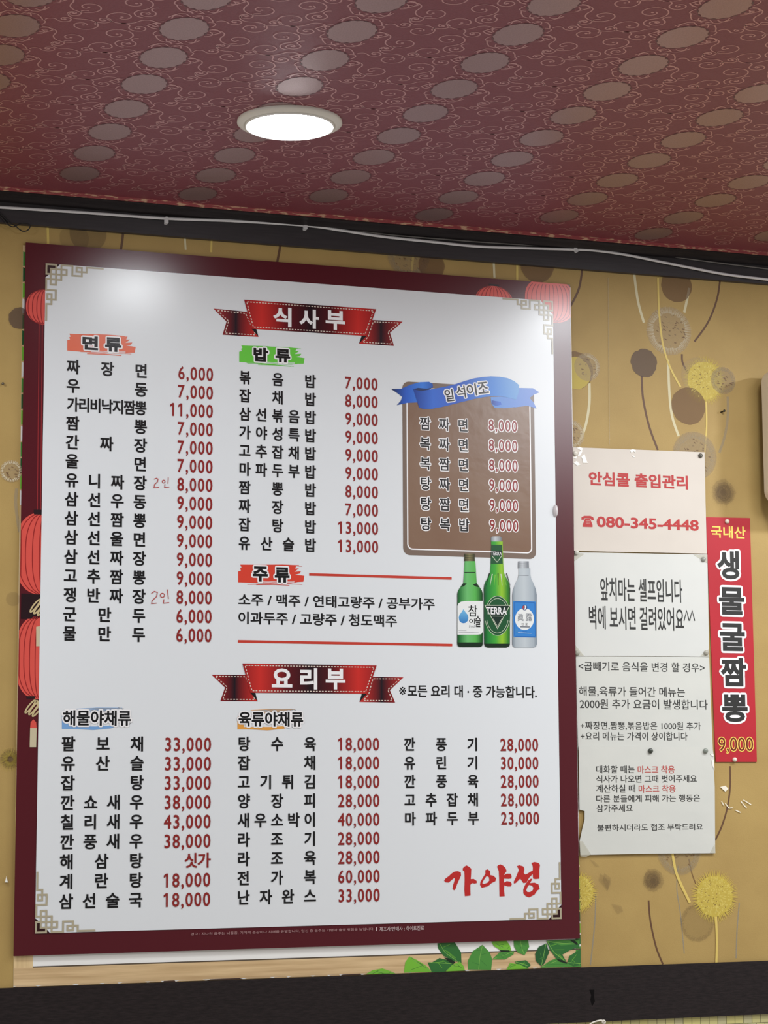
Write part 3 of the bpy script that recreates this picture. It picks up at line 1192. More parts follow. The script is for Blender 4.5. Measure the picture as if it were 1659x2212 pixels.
def heading(x0, y0, x1, y1, color, letters, full=True):
    """brush stroke with ragged right end; sketchy = only lower and outer hair strokes"""
    w, h = x1 - x0, y1 - y0
    cm = mat('print_brush_%d_%d_%d' % color, rgb(*color, 1.05), GL, 0.6)
    g = G()
    s = slope_at((y0 + y1) / 2)

    def q(u, v_):
        return (x0 + u * w, y0 + v_ * h + s * (u - 0.5) * w)
    if full:
        pts = [(0.03, 0.06), (0.45, 0.03), (0.70, 0.0), (0.88, 0.02), (0.86, 0.18), (0.92, 0.16), (0.85, 0.34), (0.95, 0.30), (0.93, 0.42), (0.86, 0.48), (1.0, 0.52), (0.985, 0.82), (0.9, 0.84), (0.8, 0.92), (0.5, 0.97), (0.2, 0.95), (0.0, 0.94), (0.0, 0.40), (0.04, 0.36), (0.03, 0.24), (0.05, 0.20)]
        g.polyp([q(*p) for p in pts], L4, cm, DB)
        for k in range(7):
            v0 = 0.0 + random.uniform(-0.02, 0.08) if k < 3 else random.uniform(0.90, 1.02)
            u0 = random.uniform(0.1, 0.5)
            g.strokep([q(u0, v0 + 0.02), q(u0 + 0.25, v0 - 0.01), q(min(u0 + 0.5, 0.97), v0)], 0.0009, L4 + 0.00005, cm, DB)
        for k in range(3):
            v0 = 0.84 + 0.04 * k
            g.strokep([q(0.35, v0), q(0.6, v0 + 0.02), q(0.85, v0 - 0.04)], 0.0008, L4 + 0.00006, board_white, DB)
    else:
        grey = mat('print_brush_grey', rgb(150, 152, 156), GL, 0.6)
        g.polyp([q(0.0, 0.40), q(0.05, 0.30), q(0.10, 0.85), q(0.5, 0.84), q(0.80, 0.78), q(0.70, 0.92), q(0.45, 1.0), q(0.2, 0.96), q(0.0, 0.96)], L4, cm, DB)
        for k in range(6):
            v0 = 0.02 + 0.03 * k
            g.strokep([q(0.2 + 0.05 * k, v0 + 0.06), q(0.5, v0), q(0.86 - 0.03 * k, v0)], 0.0008, L4 + 0.00005, grey if k % 2 else cm, DB)
        g.strokep([q(0.80, 0.0), q(0.88, 0.05), q(0.84, 0.12)], 0.0009, L4 + 0.00005, grey, DB)
        for k in range(4):
            g.strokep([q(0.97 - 0.01 * k, 0.4), q(0.995 - 0.01 * k, 0.6), q(0.94 - 0.04 * k, 0.85)], 0.0007, L4 + 0.00005, grey, DB)
    root = g.build('section_heading', board)
    g = G()
    for ch, a, b_, c_, d_ in letters:
        text_box(g, ch, a, b_, c_, d_, ink, L6, 0.044 if full else 0.028, (0.0028, pure_white))
    g.build('lettering', root, 'bold black heading with white outline')


random.seed(3)
heading(145, 723, 293, 765, (226, 112, 84), [('면', 178, 725, 212, 757), ('류', 227, 728, 262, 761)])
heading(516.4, 748, 657.5, 789, (104, 200, 68), [('밥', 547.6, 750, 579.3, 782), ('류', 595, 752.8, 627, 784)])
heading(514.3, 1219, 657, 1262.7, (214, 66, 48), [('주', 546, 1223, 578.7, 1257), ('류', 593.4, 1225, 625.6, 1259)])
heading(133.5, 1528, 285, 1577, (120, 165, 215), [('해물야채류', 136, 1534, 283, 1568)], False)
heading(512.6, 1531, 656, 1577.7, (226, 158, 70), [('육류야채류', 515.4, 1537, 655, 1570)], False)


# ---- dishes and prices
def column(names, prices, l0, l1, r0, r1, p0, p1, cw, chh, pw, pw_ref='8,000', ph=27.0, halo=None, pn='price_lettering', boff=0.024):
    """l0/l1: photo centre of the left block in first and last row (x = left edge); r0/r1: right edge; p0/p1: right edge of the price"""
    n_ = len(names)
    a, b_ = P(*l0, DB), P(*l1, DB)
    c_, d_ = P(*r0, DB), P(*r1, DB)
    e_, f_ = P(*p0, DB), P(*p1, DB)
    xl_, xr_ = (a[0] + b_[0]) / 2, (c_[0] + d_[0]) / 2
    z0, z1 = (a[1] + c_[1]) / 2, (b_[1] + d_[1]) / 2
    xp = (e_[0] + f_[0]) / 2
    y0, y1 = e_[1], f_[1]
    w, h = cw * mm, chh * mm
    _, _, ga, gb, _, _ = numeral(pw_ref, 0.016)
    sx = pw * mm / (gb - ga)
    sz = ph * mm / 0.715
    for i, nm in enumerate(names):
        z = z0 + (z1 - z0) * i / (n_ - 1)
        g = G()
        k = len(nm)
        w2 = w * (0.9 if k > 6 else 1.0)
        for j, ch in enumerate(nm):
            cx = xl_ + w / 2 + (xr_ - xl_ - w) * (j / (k - 1))
            text_em(g, ch, cx, z, w2, h, ink, L5, boff, halo and (halo, pure_white))
        g.build('dish_lettering', board)
        z = y0 + (y1 - y0) * i / (n_ - 1)
        g = G()
        s = prices[i]
        if s[0].isdigit():
            vs, fs, a2, b2, c2, d2 = numeral(s, 0.016)
            put(g, vs, fs, red_ink, L5, lambda v: (xp + (v[0] - b2) * sx, z + (v[1] - 0.345) * sz), halo and (halo, pure_white))
        else:
            for j, ch in enumerate(s):
                text_em(g, ch, xp - w / 2 - (len(s) - 1 - j) * w * 1.02, z, w, h, red_ink, L5, boff)
        g.build(pn, board)


column('짜장면 우동 가리비낙지짬뽕 짬뽕 간짜장 울면 유니짜장 삼선우동 삼선짬뽕 삼선울면 삼선짜장 고추짬뽕 쟁반짜장 군만두 물만두'.split(),
       '6,000 7,000 11,000 7,000 7,000 7,000 8,000 9,000 9,000 9,000 9,000 9,000 8,000 6,000 6,000'.split(),
       (143.4, 793), (137.4, 1369.5), (318.2, 801.7), (312.5, 1370), (459.8, 809.7), (456.5, 1373), 25.5, 27.5, 73)
column('볶음밥 잡채밥 삼선볶음밥 가야성특밥 고추잡채밥 마파두부밥 짬뽕밥 짜장밥 잡탕밥 유산슬밥'.split(),
       '7,000 8,000 9,000 9,000 9,000 9,000 8,000 7,000 13,000 13,000'.split(),
       (516.8, 816), (516, 1173), (681.4, 824), (681.4, 1178), (815.4, 830.6), (816, 1181.8), 23.5, 26.5, 71.5, ph=25.5)
column('탕수육 잡채 고기튀김 양장피 새우소박이 라조기 라조육 전가복 난자완스'.split(),
       '18,000 18,000 18,000 28,000 40,000 28,000 28,000 60,000 33,000'.split(),
       (513.4, 1607), (513.4, 1938.8), (681, 1607), (682.5, 1935.5), (818, 1607.6), (820, 1933), 24.5, 27, 89, '28,000', 26)
column('팔보채 유산슬 잡탕 깐쇼새우 칠리새우 깐풍새우 해삼탕 계란탕 삼선술국'.split(),
       '33,000 33,000 33,000 38,000 43,000 38,000 싯가 18,000 18,000'.split(),
       (133, 1607), (128.3, 1947), (310.3, 1607), (306.3, 1944), (455, 1608), (454, 1942), 26, 27.5, 94, '33,000', 27)
column('깐풍기 유린기 깐풍육 고추잡채 마파두부'.split(), '28,000 30,000 28,000 28,000 23,000'.split(),
       (872.5, 1608), (874, 1768), (1031.5, 1608), (1033.5, 1768), (1162, 1609), (1163.6, 1767), 23.5, 26, 86, '28,000', 26)

# ---- brown set-menu box with a blue ribbon
taupe = noise_mix(mat('print_taupe', (1, 1, 1, 1), GL, 0.6), rgb(126, 96, 76, 1.05), rgb(134, 106, 86, 1.05), 6, 2, bump=0.12, bump_scale=55)
taupe_edge = mat('print_taupe_edge', rgb(122, 104, 92, 1.05), GL, 0.6)


def round_rect(x0, x1, z0, z1, r, n=8):
    pts = []
    for cx, cz, a0 in ((x1 - r, z1 - r, 0), (x0 + r, z1 - r, 90), (x0 + r, z0 + r, 180), (x1 - r, z0 + r, 270)):
        for i in range(n + 1):
            a = math.radians(a0 + 90 * i / n)
            pts.append((cx + r * math.cos(a), cz + r * math.sin(a)))
    return pts


sx0, sx1 = P(869.5, 1000, DB)[0], P(1155, 1000, DB)[0]
sz0, sz1 = (P(900, 1200, DB)[1] + P(1130, 1207, DB)[1]) / 2, P(890, 825, DB)[1]
g = G()
g.poly(round_rect(sx0, sx1, sz0, sz1, 0.014), L4, taupe_edge)
g.poly(round_rect(sx0 + 0.0085, sx1 - 0.0085, sz0 + 0.011, sz1 - 0.011, 0.010), L4 + 0.0001, taupe)
setbox = g.build('set_menu_box', board)
g = G()
g.stroke(round_rect(sx0 + 0.0095, sx1 - 0.0095, sz0 + 0.012, sz1 - 0.012, 0.010), 0.0026, L4 + 0.00018, pure_white, closed=True)
g.build('border_line', setbox)


def z6(pts):
    return [(830 + x / 4.1475, 790 + y / 4.1475) for x, y in pts]


b_main = ramp_x('print_blue_ribbon', [(0, rgb(28, 62, 150)), (0.18, rgb(58, 112, 214)), (0.42, rgb(46, 92, 196)), (0.75, rgb(74, 140, 224)), (1, rgb(112, 168, 224))], GL)
b_left = ramp_x('print_blue_tail', [(0, rgb(14, 22, 50)), (0.35, rgb(44, 96, 200)), (0.75, rgb(62, 130, 226)), (1, rgb(30, 84, 176))], GL)
b_right = ramp_x('print_blue_tail_right', [(0, rgb(96, 150, 224)), (1, rgb(120, 150, 220))], GL)
b_dark = mat('print_blue_dark', rgb(22, 44, 96), GL, 0.6)
g = G()
g.polyp(z6([(258, 212), (330, 228), (430, 210), (540, 190), (640, 165), (720, 138), (800, 115), (880, 102), (950, 97), (1030, 100), (1100, 112), (1160, 138), (1205, 175), (1200, 240), (1180, 305), (1100, 285), (1030, 275), (950, 275), (880, 284), (800, 300), (700, 325), (600, 350), (500, 374), (420, 388), (350, 388), (310, 378), (285, 300)]), L6, b_main, DB)
ribb = g.build('blue_ribbon', board)
g = G()
g.polyp(z6([(62, 210), (150, 208), (230, 172), (320, 148), (400, 145), (432, 165), (435, 195), (380, 215), (290, 232), (275, 250), (295, 330), (200, 335), (110, 355), (145, 318), (160, 280), (120, 250)]), L5, b_left, DB)
g.build('ribbon_tail', ribb)
g = G()
g.polyp(z6([(1203, 200), (1330, 203), (1388, 240), (1335, 262), (1300, 290), (1335, 330), (1362, 384), (1280, 360), (1165, 375), (1170, 330)]), L5, b_right, DB)
g.polyp(z6([(950, 282), (1040, 278), (1120, 288), (1180, 306), (1170, 372), (1080, 382), (985, 378), (958, 340)]), L5 + 0.00005, b_right, DB)
g.polyp(z6([(960, 310), (1040, 325), (1050, 350), (1000, 362), (960, 345)]), L5 + 0.0001, b_main, DB)
g.build('ribbon_tail', ribb)
g = G()
g.polyp(z6([(258, 212), (300, 200), (380, 208), (434, 196), (400, 215), (330, 230)]), L6 + 0.00005, b_dark, DB)
g.build('ribbon_fold', ribb)
g = G()
for ch, x0, y0, x1, y1 in (('일', 543, 208, 622, 322), ('석', 645, 178, 728, 292), ('이', 738, 160, 828, 272), ('조', 838, 143, 932, 252)):
    q = z6([(x0, y0), (x1, y1)])
    text_box(g, ch, q[0][0], q[0][1], q[1][0], q[1][1], ink, L6 + 0.0003, 0.02, (0.0024, pure_white), 0, math.radians(9))
g.build('lettering', ribb)
column('짬짜면 복짜면 복짬면 탕짜면 탕짬면 탕복밥'.split(), '8,000 8,000 8,000 9,000 9,000 9,000'.split(),
       (906.7, 915.4), (907.6, 1131.8), (1011, 919), (1012.8, 1134.5), (1116.5, 921.5), (1119, 1136.5), 23.5, 26, 66, ph=24, halo=0.0019, boff=0.016)

# ---- drinks section
brick = mat('print_brick_red', rgb(196, 62, 48, 1.05), GL, 0.6)
for x0, y0, x1, y1 in ((667.4, 1241, 975.2, 1249.6), (513.6, 1385.8, 976.5, 1393)):
    a, b_ = P(x0, y0, DB), P(x1, y1, DB)
    z = (a[1] + b_[1]) / 2
    g = G()
    g.stroke([(a[0], z), (b_[0], z)], 0.0050, L4, brick)
    g.build('rule_line', board)
g = G()
text_box(g, '소주 / 맥주 / 연태고량주 / 공부가주', 515, 1282, 939, 1318, ink, L4, 0.02)
g.build('drinks_lettering', board)
g = G()
text_box(g, '이과두주 / 고량주 / 청도맥주', 515, 1321, 857.4, 1355, ink, L4, 0.02)
g.build('drinks_lettering', board)
g = G()
text_box(g, '※', 862.5, 1483.5, 877, 1501, ink, L4, 0.0)
text_box(g, '모든 요리 대 · 중 가능합니다.', 880.5, 1479, 1159.5, 1508.5, ink, L4, 0.02)
g.build('note_lettering', board)
fine = mat('print_fine_pink', rgb(190, 150, 150), GL, 0.6)
fine2 = mat('print_fine_white', rgb(222, 200, 200), GL, 0.6)
g = G()
text_box(g, '경고 : 지나친 음주는 뇌졸중, 기억력 손상이나 치매를 유발합니다. 임신 중 음주는 기형아 출생 위험을 높입니다.', 412, 2003.5, 808, 2021, fine, L4, 0.0)
text_box(g, 'l', 812.5, 2003, 814.5, 2011, fine2, L4)
text_box(g, '제조사/판매사 : 하이트진로', 820, 1999.5, 916, 2012, fine2, L4, 0.0)
g.build('warning_lettering', board)

# ---- three printed bottles
def zb5(pts):
    return [(930 + x / 5.53, 1140 + y / 5.53) for x, y in pts]


bott_green = ramp_x('print_bottle_green', [(0, rgb(14, 52, 24)), (0.12, rgb(40, 120, 56)), (0.4, rgb(110, 190, 112)), (0.7, rgb(92, 182, 84)), (0.9, rgb(34, 104, 40)), (1, rgb(14, 52, 24))], GL)
bott_beer = ramp_x('print_bottle_bright_green', [(0, rgb(8, 60, 30)), (0.15, rgb(30, 130, 56)), (0.45, rgb(70, 170, 60)), (0.68, rgb(150, 200, 50)), (0.88, rgb(60, 140, 40)), (1, rgb(12, 60, 24))], GL)
bott_clear = ramp_x('print_bottle_clear', [(0, rgb(120, 132, 142)), (0.15, rgb(176, 186, 192)), (0.5, rgb(196, 204, 208)), (0.85, rgb(170, 180, 188)), (1, rgb(116, 128, 140))], GL)
capg = ramp_x('print_cap_olive', [(0, rgb(50, 52, 30)), (0.5, rgb(132, 124, 84)), (1, rgb(44, 46, 26))], GL)
caps = ramp_x('print_cap_silver', [(0, rgb(120, 124, 128)), (0.4, rgb(200, 204, 208)), (1, rgb(112, 116, 122))], GL)
lab_w = mat('print_label_white', rgb(226, 228, 226, 1.1), GL, 0.6)
lab_blue = mat('print_label_blue', rgb(54, 132, 208, 1.0), GL, 0.6)
lab_drop = ramp_x('print_drop_blue', [(0, rgb(44, 120, 190)), (1, rgb(120, 190, 230))], GL, 2)
lab_green = mat('print_label_green', rgb(24, 84, 46), GL, 0.6)
lab_dark = mat('print_label_dark', rgb(18, 44, 34), GL, 0.6)
lab_line = mat('print_label_line', rgb(205, 214, 190), GL, 0.6)
bdark = mat('print_bottle_shadow', rgb(10, 40, 18), GL, 0.6)
grey_ink = mat('print_grey', rgb(120, 124, 132), GL, 0.6)
DL = L6 + 0.0003


def sym(pts, cx):
    return pts + [(2 * cx - x, y) for x, y in pts[::-1]]


def bt(g, s, x0, y0, x1, y1, mt_, d, off=0.0, shear=0.0):
    q = zb5([(x0, y0), (x1, y1)])
    text_box(g, s, q[0][0], q[0][1], q[1][0], q[1][1], mt_, d, off, shear=shear)


# green soju bottle
g = G()
g.polyp(zb5(sym([(405, 400), (402, 430), (395, 560), (388, 660), (350, 715), (325, 755), (316, 790), (315, 1385), (322, 1412), (345, 1425)], 468)), L6, bott_green, DB)
bo = g.build('printed_bottle', board, 'green bottle with white label and blue drop')
g = G()
g.polyp(zb5([(388, 662), (430, 668), (395, 700), (360, 712)]), L6 + 0.0001, bdark, DB)
g.polyp(zb5([(546, 662), (500, 680), (540, 705), (575, 712)]), L6 + 0.0001, bdark, DB)
g.polyp(zb5([(318, 1370), (618, 1370), (612, 1412), (590, 1425), (345, 1425), (322, 1412)]), L6 + 0.0001, bdark, DB)
g.strokep(zb5([(402, 535), (532, 535)]), 0.0015, L6 + 0.0001, bdark, DB)
g.build('glass_shading', bo)
g = G()
g.polyp(zb5([(402, 310), (523, 310), (526, 400), (398, 400)]), L6 + 0.0001, capg, DB)
g.build('cap', bo)
g = G()
for yy in (335, 358, 382):
    g.strokep(zb5([(400, yy), (525, yy + 4)]), 0.0007, L6 + 0.00015, bdark, DB)
g.build('cap_ridges', bo)
g = G()
g.polyp(zb5([(318, 935), (330, 905), (360, 885), (420, 876), (622, 875), (622, 1240), (600, 1272), (560, 1278), (318, 1278)]), L6 + 0.0002, lab_w, DB)
g.build('label', bo)
g = G()
g.polyp(zb5([(390, 972), (410, 1005), (438, 1040), (448, 1075), (440, 1112), (416, 1136), (392, 1142), (365, 1136), (340, 1112), (333, 1075), (342, 1040), (370, 1005)]), DL, lab_drop, DB)
g.build('drop_emblem', bo)
g = G()
bt(g, '참', 450, 925, 560, 1062, ink, DL, 0.01)
bt(g, '이', 462, 1085, 530, 1152, ink, DL, 0.01)
bt(g, '슬', 535, 1048, 600, 1188, ink, DL, 0.01)
bt(g, 'fresh', 460, 1158, 538, 1195, grey_ink, DL, 0, 0.2)
g.strokep(zb5([(330, 1228), (425, 1230)]), 0.0006, DL, grey_ink, DB)
g.strokep(zb5([(330, 1250), (570, 1256)]), 0.0006, DL, grey_ink, DB)
g.build('lettering', bo)
# beer bottle
g = G()
g.polyp(zb5(sym([(720, 165), (722, 200), (715, 430), (708, 530), (690, 580), (655, 640), (638, 685), (632, 730), (636, 1385), (645, 1415), (680, 1432)], 790)), L6 + 0.0001, bott_beer, DB)
bo = g.build('printed_bottle', board, 'tall bright green beer bottle with dark round label')
g = G()
g.polyp(zb5([(716, 118), (735, 106), (825, 104), (846, 118), (848, 165), (717, 165)]), L6 + 0.0002, caps, DB)
g.build('cap', bo)
g = G()
g.polyp(zb5([(637, 1385), (945, 1385), (938, 1415), (905, 1432), (680, 1432), (645, 1415)]), L6 + 0.0002, bdark, DB)
for k in range(7):
    x = 700 + 34 * k
    g.strokep(zb5([(x, 545 + 8 * (k % 3)), (x - 18 + 6 * k, 610), (x - 40 + 14 * k, 690)]), 0.0022, L6 + 0.00018, (bdark, lab_line, LEAF[2])[k % 3], DB, taper=lambda t: 1 - 0.7 * t)
g.build('glass_shading', bo)
g = G()
g.polyp(zb5([(722, 205), (850, 205), (858, 432), (714, 432)]), L6 + 0.0002, lab_green, DB)
g.polyp(zb5([(720, 278), (853, 278), (854, 335), (719, 335)]), L6 + 0.00025, lab_dark, DB)
g.strokep(zb5([(728, 335), (790, 412), (848, 335)]), 0.0012, L6 + 0.0003, lab_line, DB)
bt(g, 'TERRA', 722, 284, 852, 332, pure_white, DL, 0.012)
g.build('neck_label', bo)
g = G()
el = [(795 + 152 * math.cos(2 * math.pi * i / 40), 1052 + 240 * math.sin(2 * math.pi * i / 40)) for i in range(40)]
g.polyp(zb5(el), L6 + 0.0002, lab_green, DB)
for rr in (0.98, 0.86):
    g.strokep(zb5([(795 + 152 * rr * math.cos(math.radians(a)), 1052 + 240 * rr * math.sin(math.radians(a))) for a in range(15, 166, 6)]), 0.0009, L6 + 0.00025, lab_line, DB)
    g.strokep(zb5([(795 + 152 * rr * math.cos(math.radians(a)), 1052 + 240 * rr * math.sin(math.radians(a))) for a in range(212, 329, 6)]), 0.0009, L6 + 0.00025, lab_line, DB)
g.polyp(zb5([(645, 928), (942, 928), (795, 1205)]), L6 + 0.0003, lab_dark, DB)
q = [P(*p, DB) for p in zb5([(645, 928), (942, 928), (795, 1205)])]
g.stroke(q, 0.0017, L6 + 0.00035, lab_line, closed=True)
g.strokep(zb5([(745, 1090), (795, 1180), (845, 1090)]), 0.0009, L6 + 0.00035, lab_line, DB)
g.build('label', bo)
g = G()
bt(g, 'TERRA', 664, 946, 912, 1040, pure_white, L6 + 0.0005, 0.018)
g.strokep(zb5([(735, 1057), (858, 1060)]), 0.0008, L6 + 0.0005, lab_line, DB)
g.build('lettering', bo)
# clear bottle
g = G()
g.polyp(zb5(sym([(1050, 485), (1050, 560), (1040, 610), (1010, 670), (985, 735), (974, 800), (972, 1390), (982, 1418), (1010, 1434)], 1119)), L6, bott_clear, DB)
bo = g.build('printed_bottle', board, 'clear bottle with blue label and white disc')
g = G()
g.polyp(zb5([(1044, 402), (1168, 402), (1171, 485), (1041, 485)]), L6 + 0.0001, caps, DB)
g.build('cap', bo)
g = G()
for yy in (430, 455, 570):
    g.strokep(zb5([(1046, yy), (1168, yy + 3)]), 0.0007, L6 + 0.00015, grey_ink, DB)
g.build('cap_ridges', bo)
g = G()
q = [P(*p, DB) for p in zb5([(988, 1308), (1252, 882)])]
g.poly(round_rect(q[0][0], q[1][0], q[0][1], q[1][1], 0.002), L6 + 0.0002, lab_blue)
g.stroke(round_rect(q[0][0] + 0.002, q[1][0] - 0.002, q[0][1] + 0.002, q[1][1] - 0.002, 0.002), 0.0007, L6 + 0.00025, mat('print_label_blue_dark', rgb(30, 80, 160), GL, 0.6), closed=True)
g.polyp(zb5([(1118 + 113 * math.cos(2 * math.pi * i / 36), 1092 + 130 * math.sin(2 * math.pi * i / 36)) for i in range(36)]), L6 + 0.0003, lab_w, DB)
g.polyp(zb5([(1010, 1210), (1040, 1205), (1036, 1255), (1012, 1252)]), L6 + 0.0003, lab_drop, DB)
g.build('label', bo)
g = G()
g.polyp(zb5([(1120 + 30 * math.cos(2 * math.pi * i / 20), 955 + 34 * math.sin(2 * math.pi * i / 20)) for i in range(20)]), L6 + 0.0004, mat('print_emblem_navy', rgb(70, 84, 130), GL, 0.6), DB)
g.polyp(zb5([(1120, 925), (1140, 940), (1135, 975), (1112, 985), (1122, 955)]), L6 + 0.00045, lab_w, DB)
g.polyp(zb5([(1095, 945), (1112, 930), (1110, 960), (1098, 970)]), L6 + 0.00045, brick, DB)
g.build('emblem', bo)
g = G()
bt(g, '眞', 1040, 1025, 1112, 1115, grey_ink, L6 + 0.0005)
bt(g, '露', 1138, 1025, 1212, 1115, grey_ink, L6 + 0.0005)
bt(g, '진', 1087, 1138, 1113, 1165, ink, L6 + 0.0005)
bt(g, '로', 1132, 1138, 1160, 1165, ink, L6 + 0.0005)
g.strokep(zb5([(1068, 1183), (1180, 1186)]), 0.0022, L6 + 0.0005, grey_ink, DB)
g.strokep(zb5([(1040, 1255), (1200, 1262)]), 0.0008, L6 + 0.0005, lab_w, DB)
g.strokep(zb5([(1096, 1240), (1150, 1242)]), 0.0010, L6 + 0.0005, mat('print_label_blue_dark', rgb(30, 80, 160)), DB)
g.build('lettering', bo)

# ---- shop name in red brush writing
brush = mat('print_brush_red', rgb(190, 42, 40, 1.05), GL, 0.6)


def zl(pts):
    return [(940 + x / 5.184, 1840 + y / 5.184) for x, y in pts]


def ring(g, outer, inner, d, mt_):
    """outline with a hole"""
    o_ = [P(*p, DB) for p in outer]
    i_ = [P(*p, DB) for p in inner]
    tri = tessellate_polygon([[Vector((p[0], p[1], 0)) for p in o_], [Vector((p[0], p[1], 0)) for p in i_]])
    al = o_ + i_
    fs = []
    for t in tri:
        q = [al[k] for k in t]
        ar = (q[1][0] - q[0][0]) * (q[2][1] - q[0][1]) - (q[2][0] - q[0][0]) * (q[1][1] - q[0][1])
        fs.append(t if ar > 0 else t[::-1])
    g.add([(p[0], -d, p[1]) for p in al], fs, mt_)


g = G()
for pts in ([(98, 325), (112, 300), (150, 272), (185, 240), (215, 220), (255, 217), (285, 230), (288, 265), (268, 310), (245, 360), (226, 415), (212, 432), (192, 418), (200, 370), (215, 320), (218, 288), (180, 318), (150, 345), (115, 342)],
            [(307, 185), (325, 165), (348, 152), (375, 165), (402, 190), (400, 250), (396, 305), (430, 303), (462, 325), (464, 350), (440, 356), (410, 350), (392, 370), (392, 430), (394, 490), (330, 497), (325, 430), (328, 300), (325, 220), (308, 210)],
            [(690, 165), (705, 148), (728, 140), (760, 155), (785, 180), (798, 215), (780, 240), (768, 262), (800, 245), (840, 245), (855, 272), (850, 298), (820, 302), (770, 300), (768, 345), (800, 328), (840, 335), (857, 360), (845, 388), (810, 388), (772, 375), (770, 430), (776, 497), (718, 500), (716, 420), (714, 300), (710, 215)],
            [(912, 160), (940, 150), (985, 163), (998, 190), (990, 235), (1005, 255), (1030, 245), (1060, 225), (1090, 210), (1092, 190), (1090, 160), (1075, 125), (1110, 114), (1150, 122), (1172, 145), (1165, 200), (1165, 300), (1120, 305), (1095, 300), (1090, 250), (1050, 290), (1020, 345), (985, 350), (965, 320), (950, 300), (930, 320), (900, 350), (878, 355), (880, 330), (900, 290), (920, 240), (935, 205), (925, 180)]):
    g.polyp(zl(pts), L4, brush, DB)
o1 = [(560, 205), (585, 196), (612, 215), (615, 260), (650, 268), (680, 295), (672, 330), (630, 350), (590, 385), (520, 403), (500, 370), (505, 335), (535, 285), (560, 245)]
i1 = [(575, 270), (600, 285), (605, 320), (585, 345), (545, 360), (525, 352), (540, 320), (560, 290)]
ring(g, zl(o1), zl(i1), L4, brush)
o2 = [(1085, 305), (1060, 350), (1110, 345), (1155, 365), (1168, 415), (1140, 435), (1110, 480), (1050, 510), (1010, 495), (985, 465), (985, 420), (1005, 370), (1040, 320), (1070, 300)]
i2 = [(1050, 370), (1030, 395), (1018, 430), (1030, 450), (1060, 450), (1090, 430), (1098, 400), (1080, 378)]
ring(g, zl(o2), zl(i2), L4 + 0.00005, brush)
g.build('shop_name', board, 'red brush lettering of the shop name')

# ---- pencilled additions
pencil = mat('hand_red', rgb(178, 66, 62), 0.6)


def hand(strokes, tr):
    g = G()
    for s in strokes:
        g.strokep([tr(*p) for p in s], 0.0015, L5, pencil, DB)
    g.build('handwritten_note', board, 'thin red handwriting')


def circ(x, y, r):
    return [(x + r * math.cos(2 * math.pi * i / 12), y + r * math.sin(2 * math.pi * i / 12)) for i in range(13)]


hand([[(963, 1142), (985, 1133), (1000, 1140), (995, 1165), (968, 1190), (963, 1220), (1010, 1215)], circ(1050, 1163, 13), [(1092, 1125), (1088, 1182)], [(1062, 1185), (1058, 1216), (1100, 1212)]], lambda x, y: (100 + x / 4.147, 760 + y / 4.147))
hand([[(1165, 722), (1188, 705), (1212, 712), (1205, 745), (1172, 775), (1166, 799), (1206, 795)], circ(1250, 735, 16), [(1288, 690), (1297, 762)], [(1262, 765), (1258, 796), (1302, 791)]], lambda x, y: (x / 3.5675, 1080 + y / 3.5675))

# ------------------------------------------------------------------ paper notices to the right of the board
def paper_sheet(pts, d, mt, curl=0.0):
    """thin sheet with a slight sag away from the wall"""
    g = G()
    g.slab([P(x, y, d) for x, y in pts], max(d - 0.0012, 0.0002), d, mt)
    return g


pap_a = noise_mix(mat('notice_paper_cream', (1, 1, 1, 1), 0.5), rgb(214, 204, 192, 0.98), rgb(222, 212, 200, 0.98), 5, 3, bump=0.35, bump_scale=14)
pap_b = noise_mix(mat('notice_paper_white', (1, 1, 1, 1), 0.5), rgb(212, 213, 208, 1.0), rgb(218, 218, 212, 1.0), 5, 3, bump=0.35, bump_scale=16)
pap_c = noise_mix(mat('notice_paper_grey_white', (1, 1, 1, 1), 0.5), rgb(208, 209, 202, 1.0), rgb(214, 214, 206, 1.0), 5, 3, bump=0.4, bump_scale=22)
n_red = mat('notice_red', rgb(186, 42, 42), 0.5)
n_ink = mat('notice_black', rgb(38, 38, 36), 0.5)
n_rd2 = mat('notice_red_thin', rgb(190, 70, 62), 0.5)


def notice(name, pts, d, mt, label, cat='paper notice'):
    q = [P(x, y, d) for x, y in pts]
    root = empty(name, (sum(p[0] for p in q) / len(q), 0, min(p[1] for p in q)))
    tag(root, label, cat, 'paper notices in a column beside the board')
    paper_sheet(pts, d, mt).build('sheet', root)
    return root


DA = 0.0035
na = notice('paper_notice', [(1237, 966), (1522, 977), (1524, 1085), (1527, 1196), (1383, 1193), (1240, 1190), (1239, 1080)], DA, pap_a, 'cream notice with red Korean heading and a phone number, topmost of the paper column')
g = G()
text_box(g, '안심콜 출입관리', 1271.8, 1018, 1486, 1057.5, n_red, DA + 0.0003, 0.03)
g.build('heading_lettering', na)
g = G()
tx, ty = 1255, 1114


def zp(pts):
    return [(1180 + x / 3.4635, 740 + y / 3.4635) for x, y in pts]


g.polyp(zp([(262, 1325), (264, 1305), (285, 1296), (330, 1296), (352, 1308), (357, 1328), (338, 1328), (332, 1316), (285, 1314), (280, 1326)]), DA + 0.0003, n_red, DA)
g.polyp(zp([(290, 1318), (328, 1320), (346, 1365), (346, 1381), (272, 1379), (273, 1362)]), DA + 0.0003, n_red, DA)
for r_ in range(3):
    for c_ in range(3):
        x, y = 297 + c_ * 10, 1332 + r_ * 9
        g.polyp(zp([(x, y), (x + 5, y), (x + 5, y + 4), (x, y + 4)]), DA + 0.0004, pap_a, DA)
g.build('telephone_symbol', na)
g = G()
text_box(g, '080-345-4448', 1289, 1115, 1509.5, 1147, n_red, DA + 0.0003, 0.028)
g.build('phone_lettering', na)

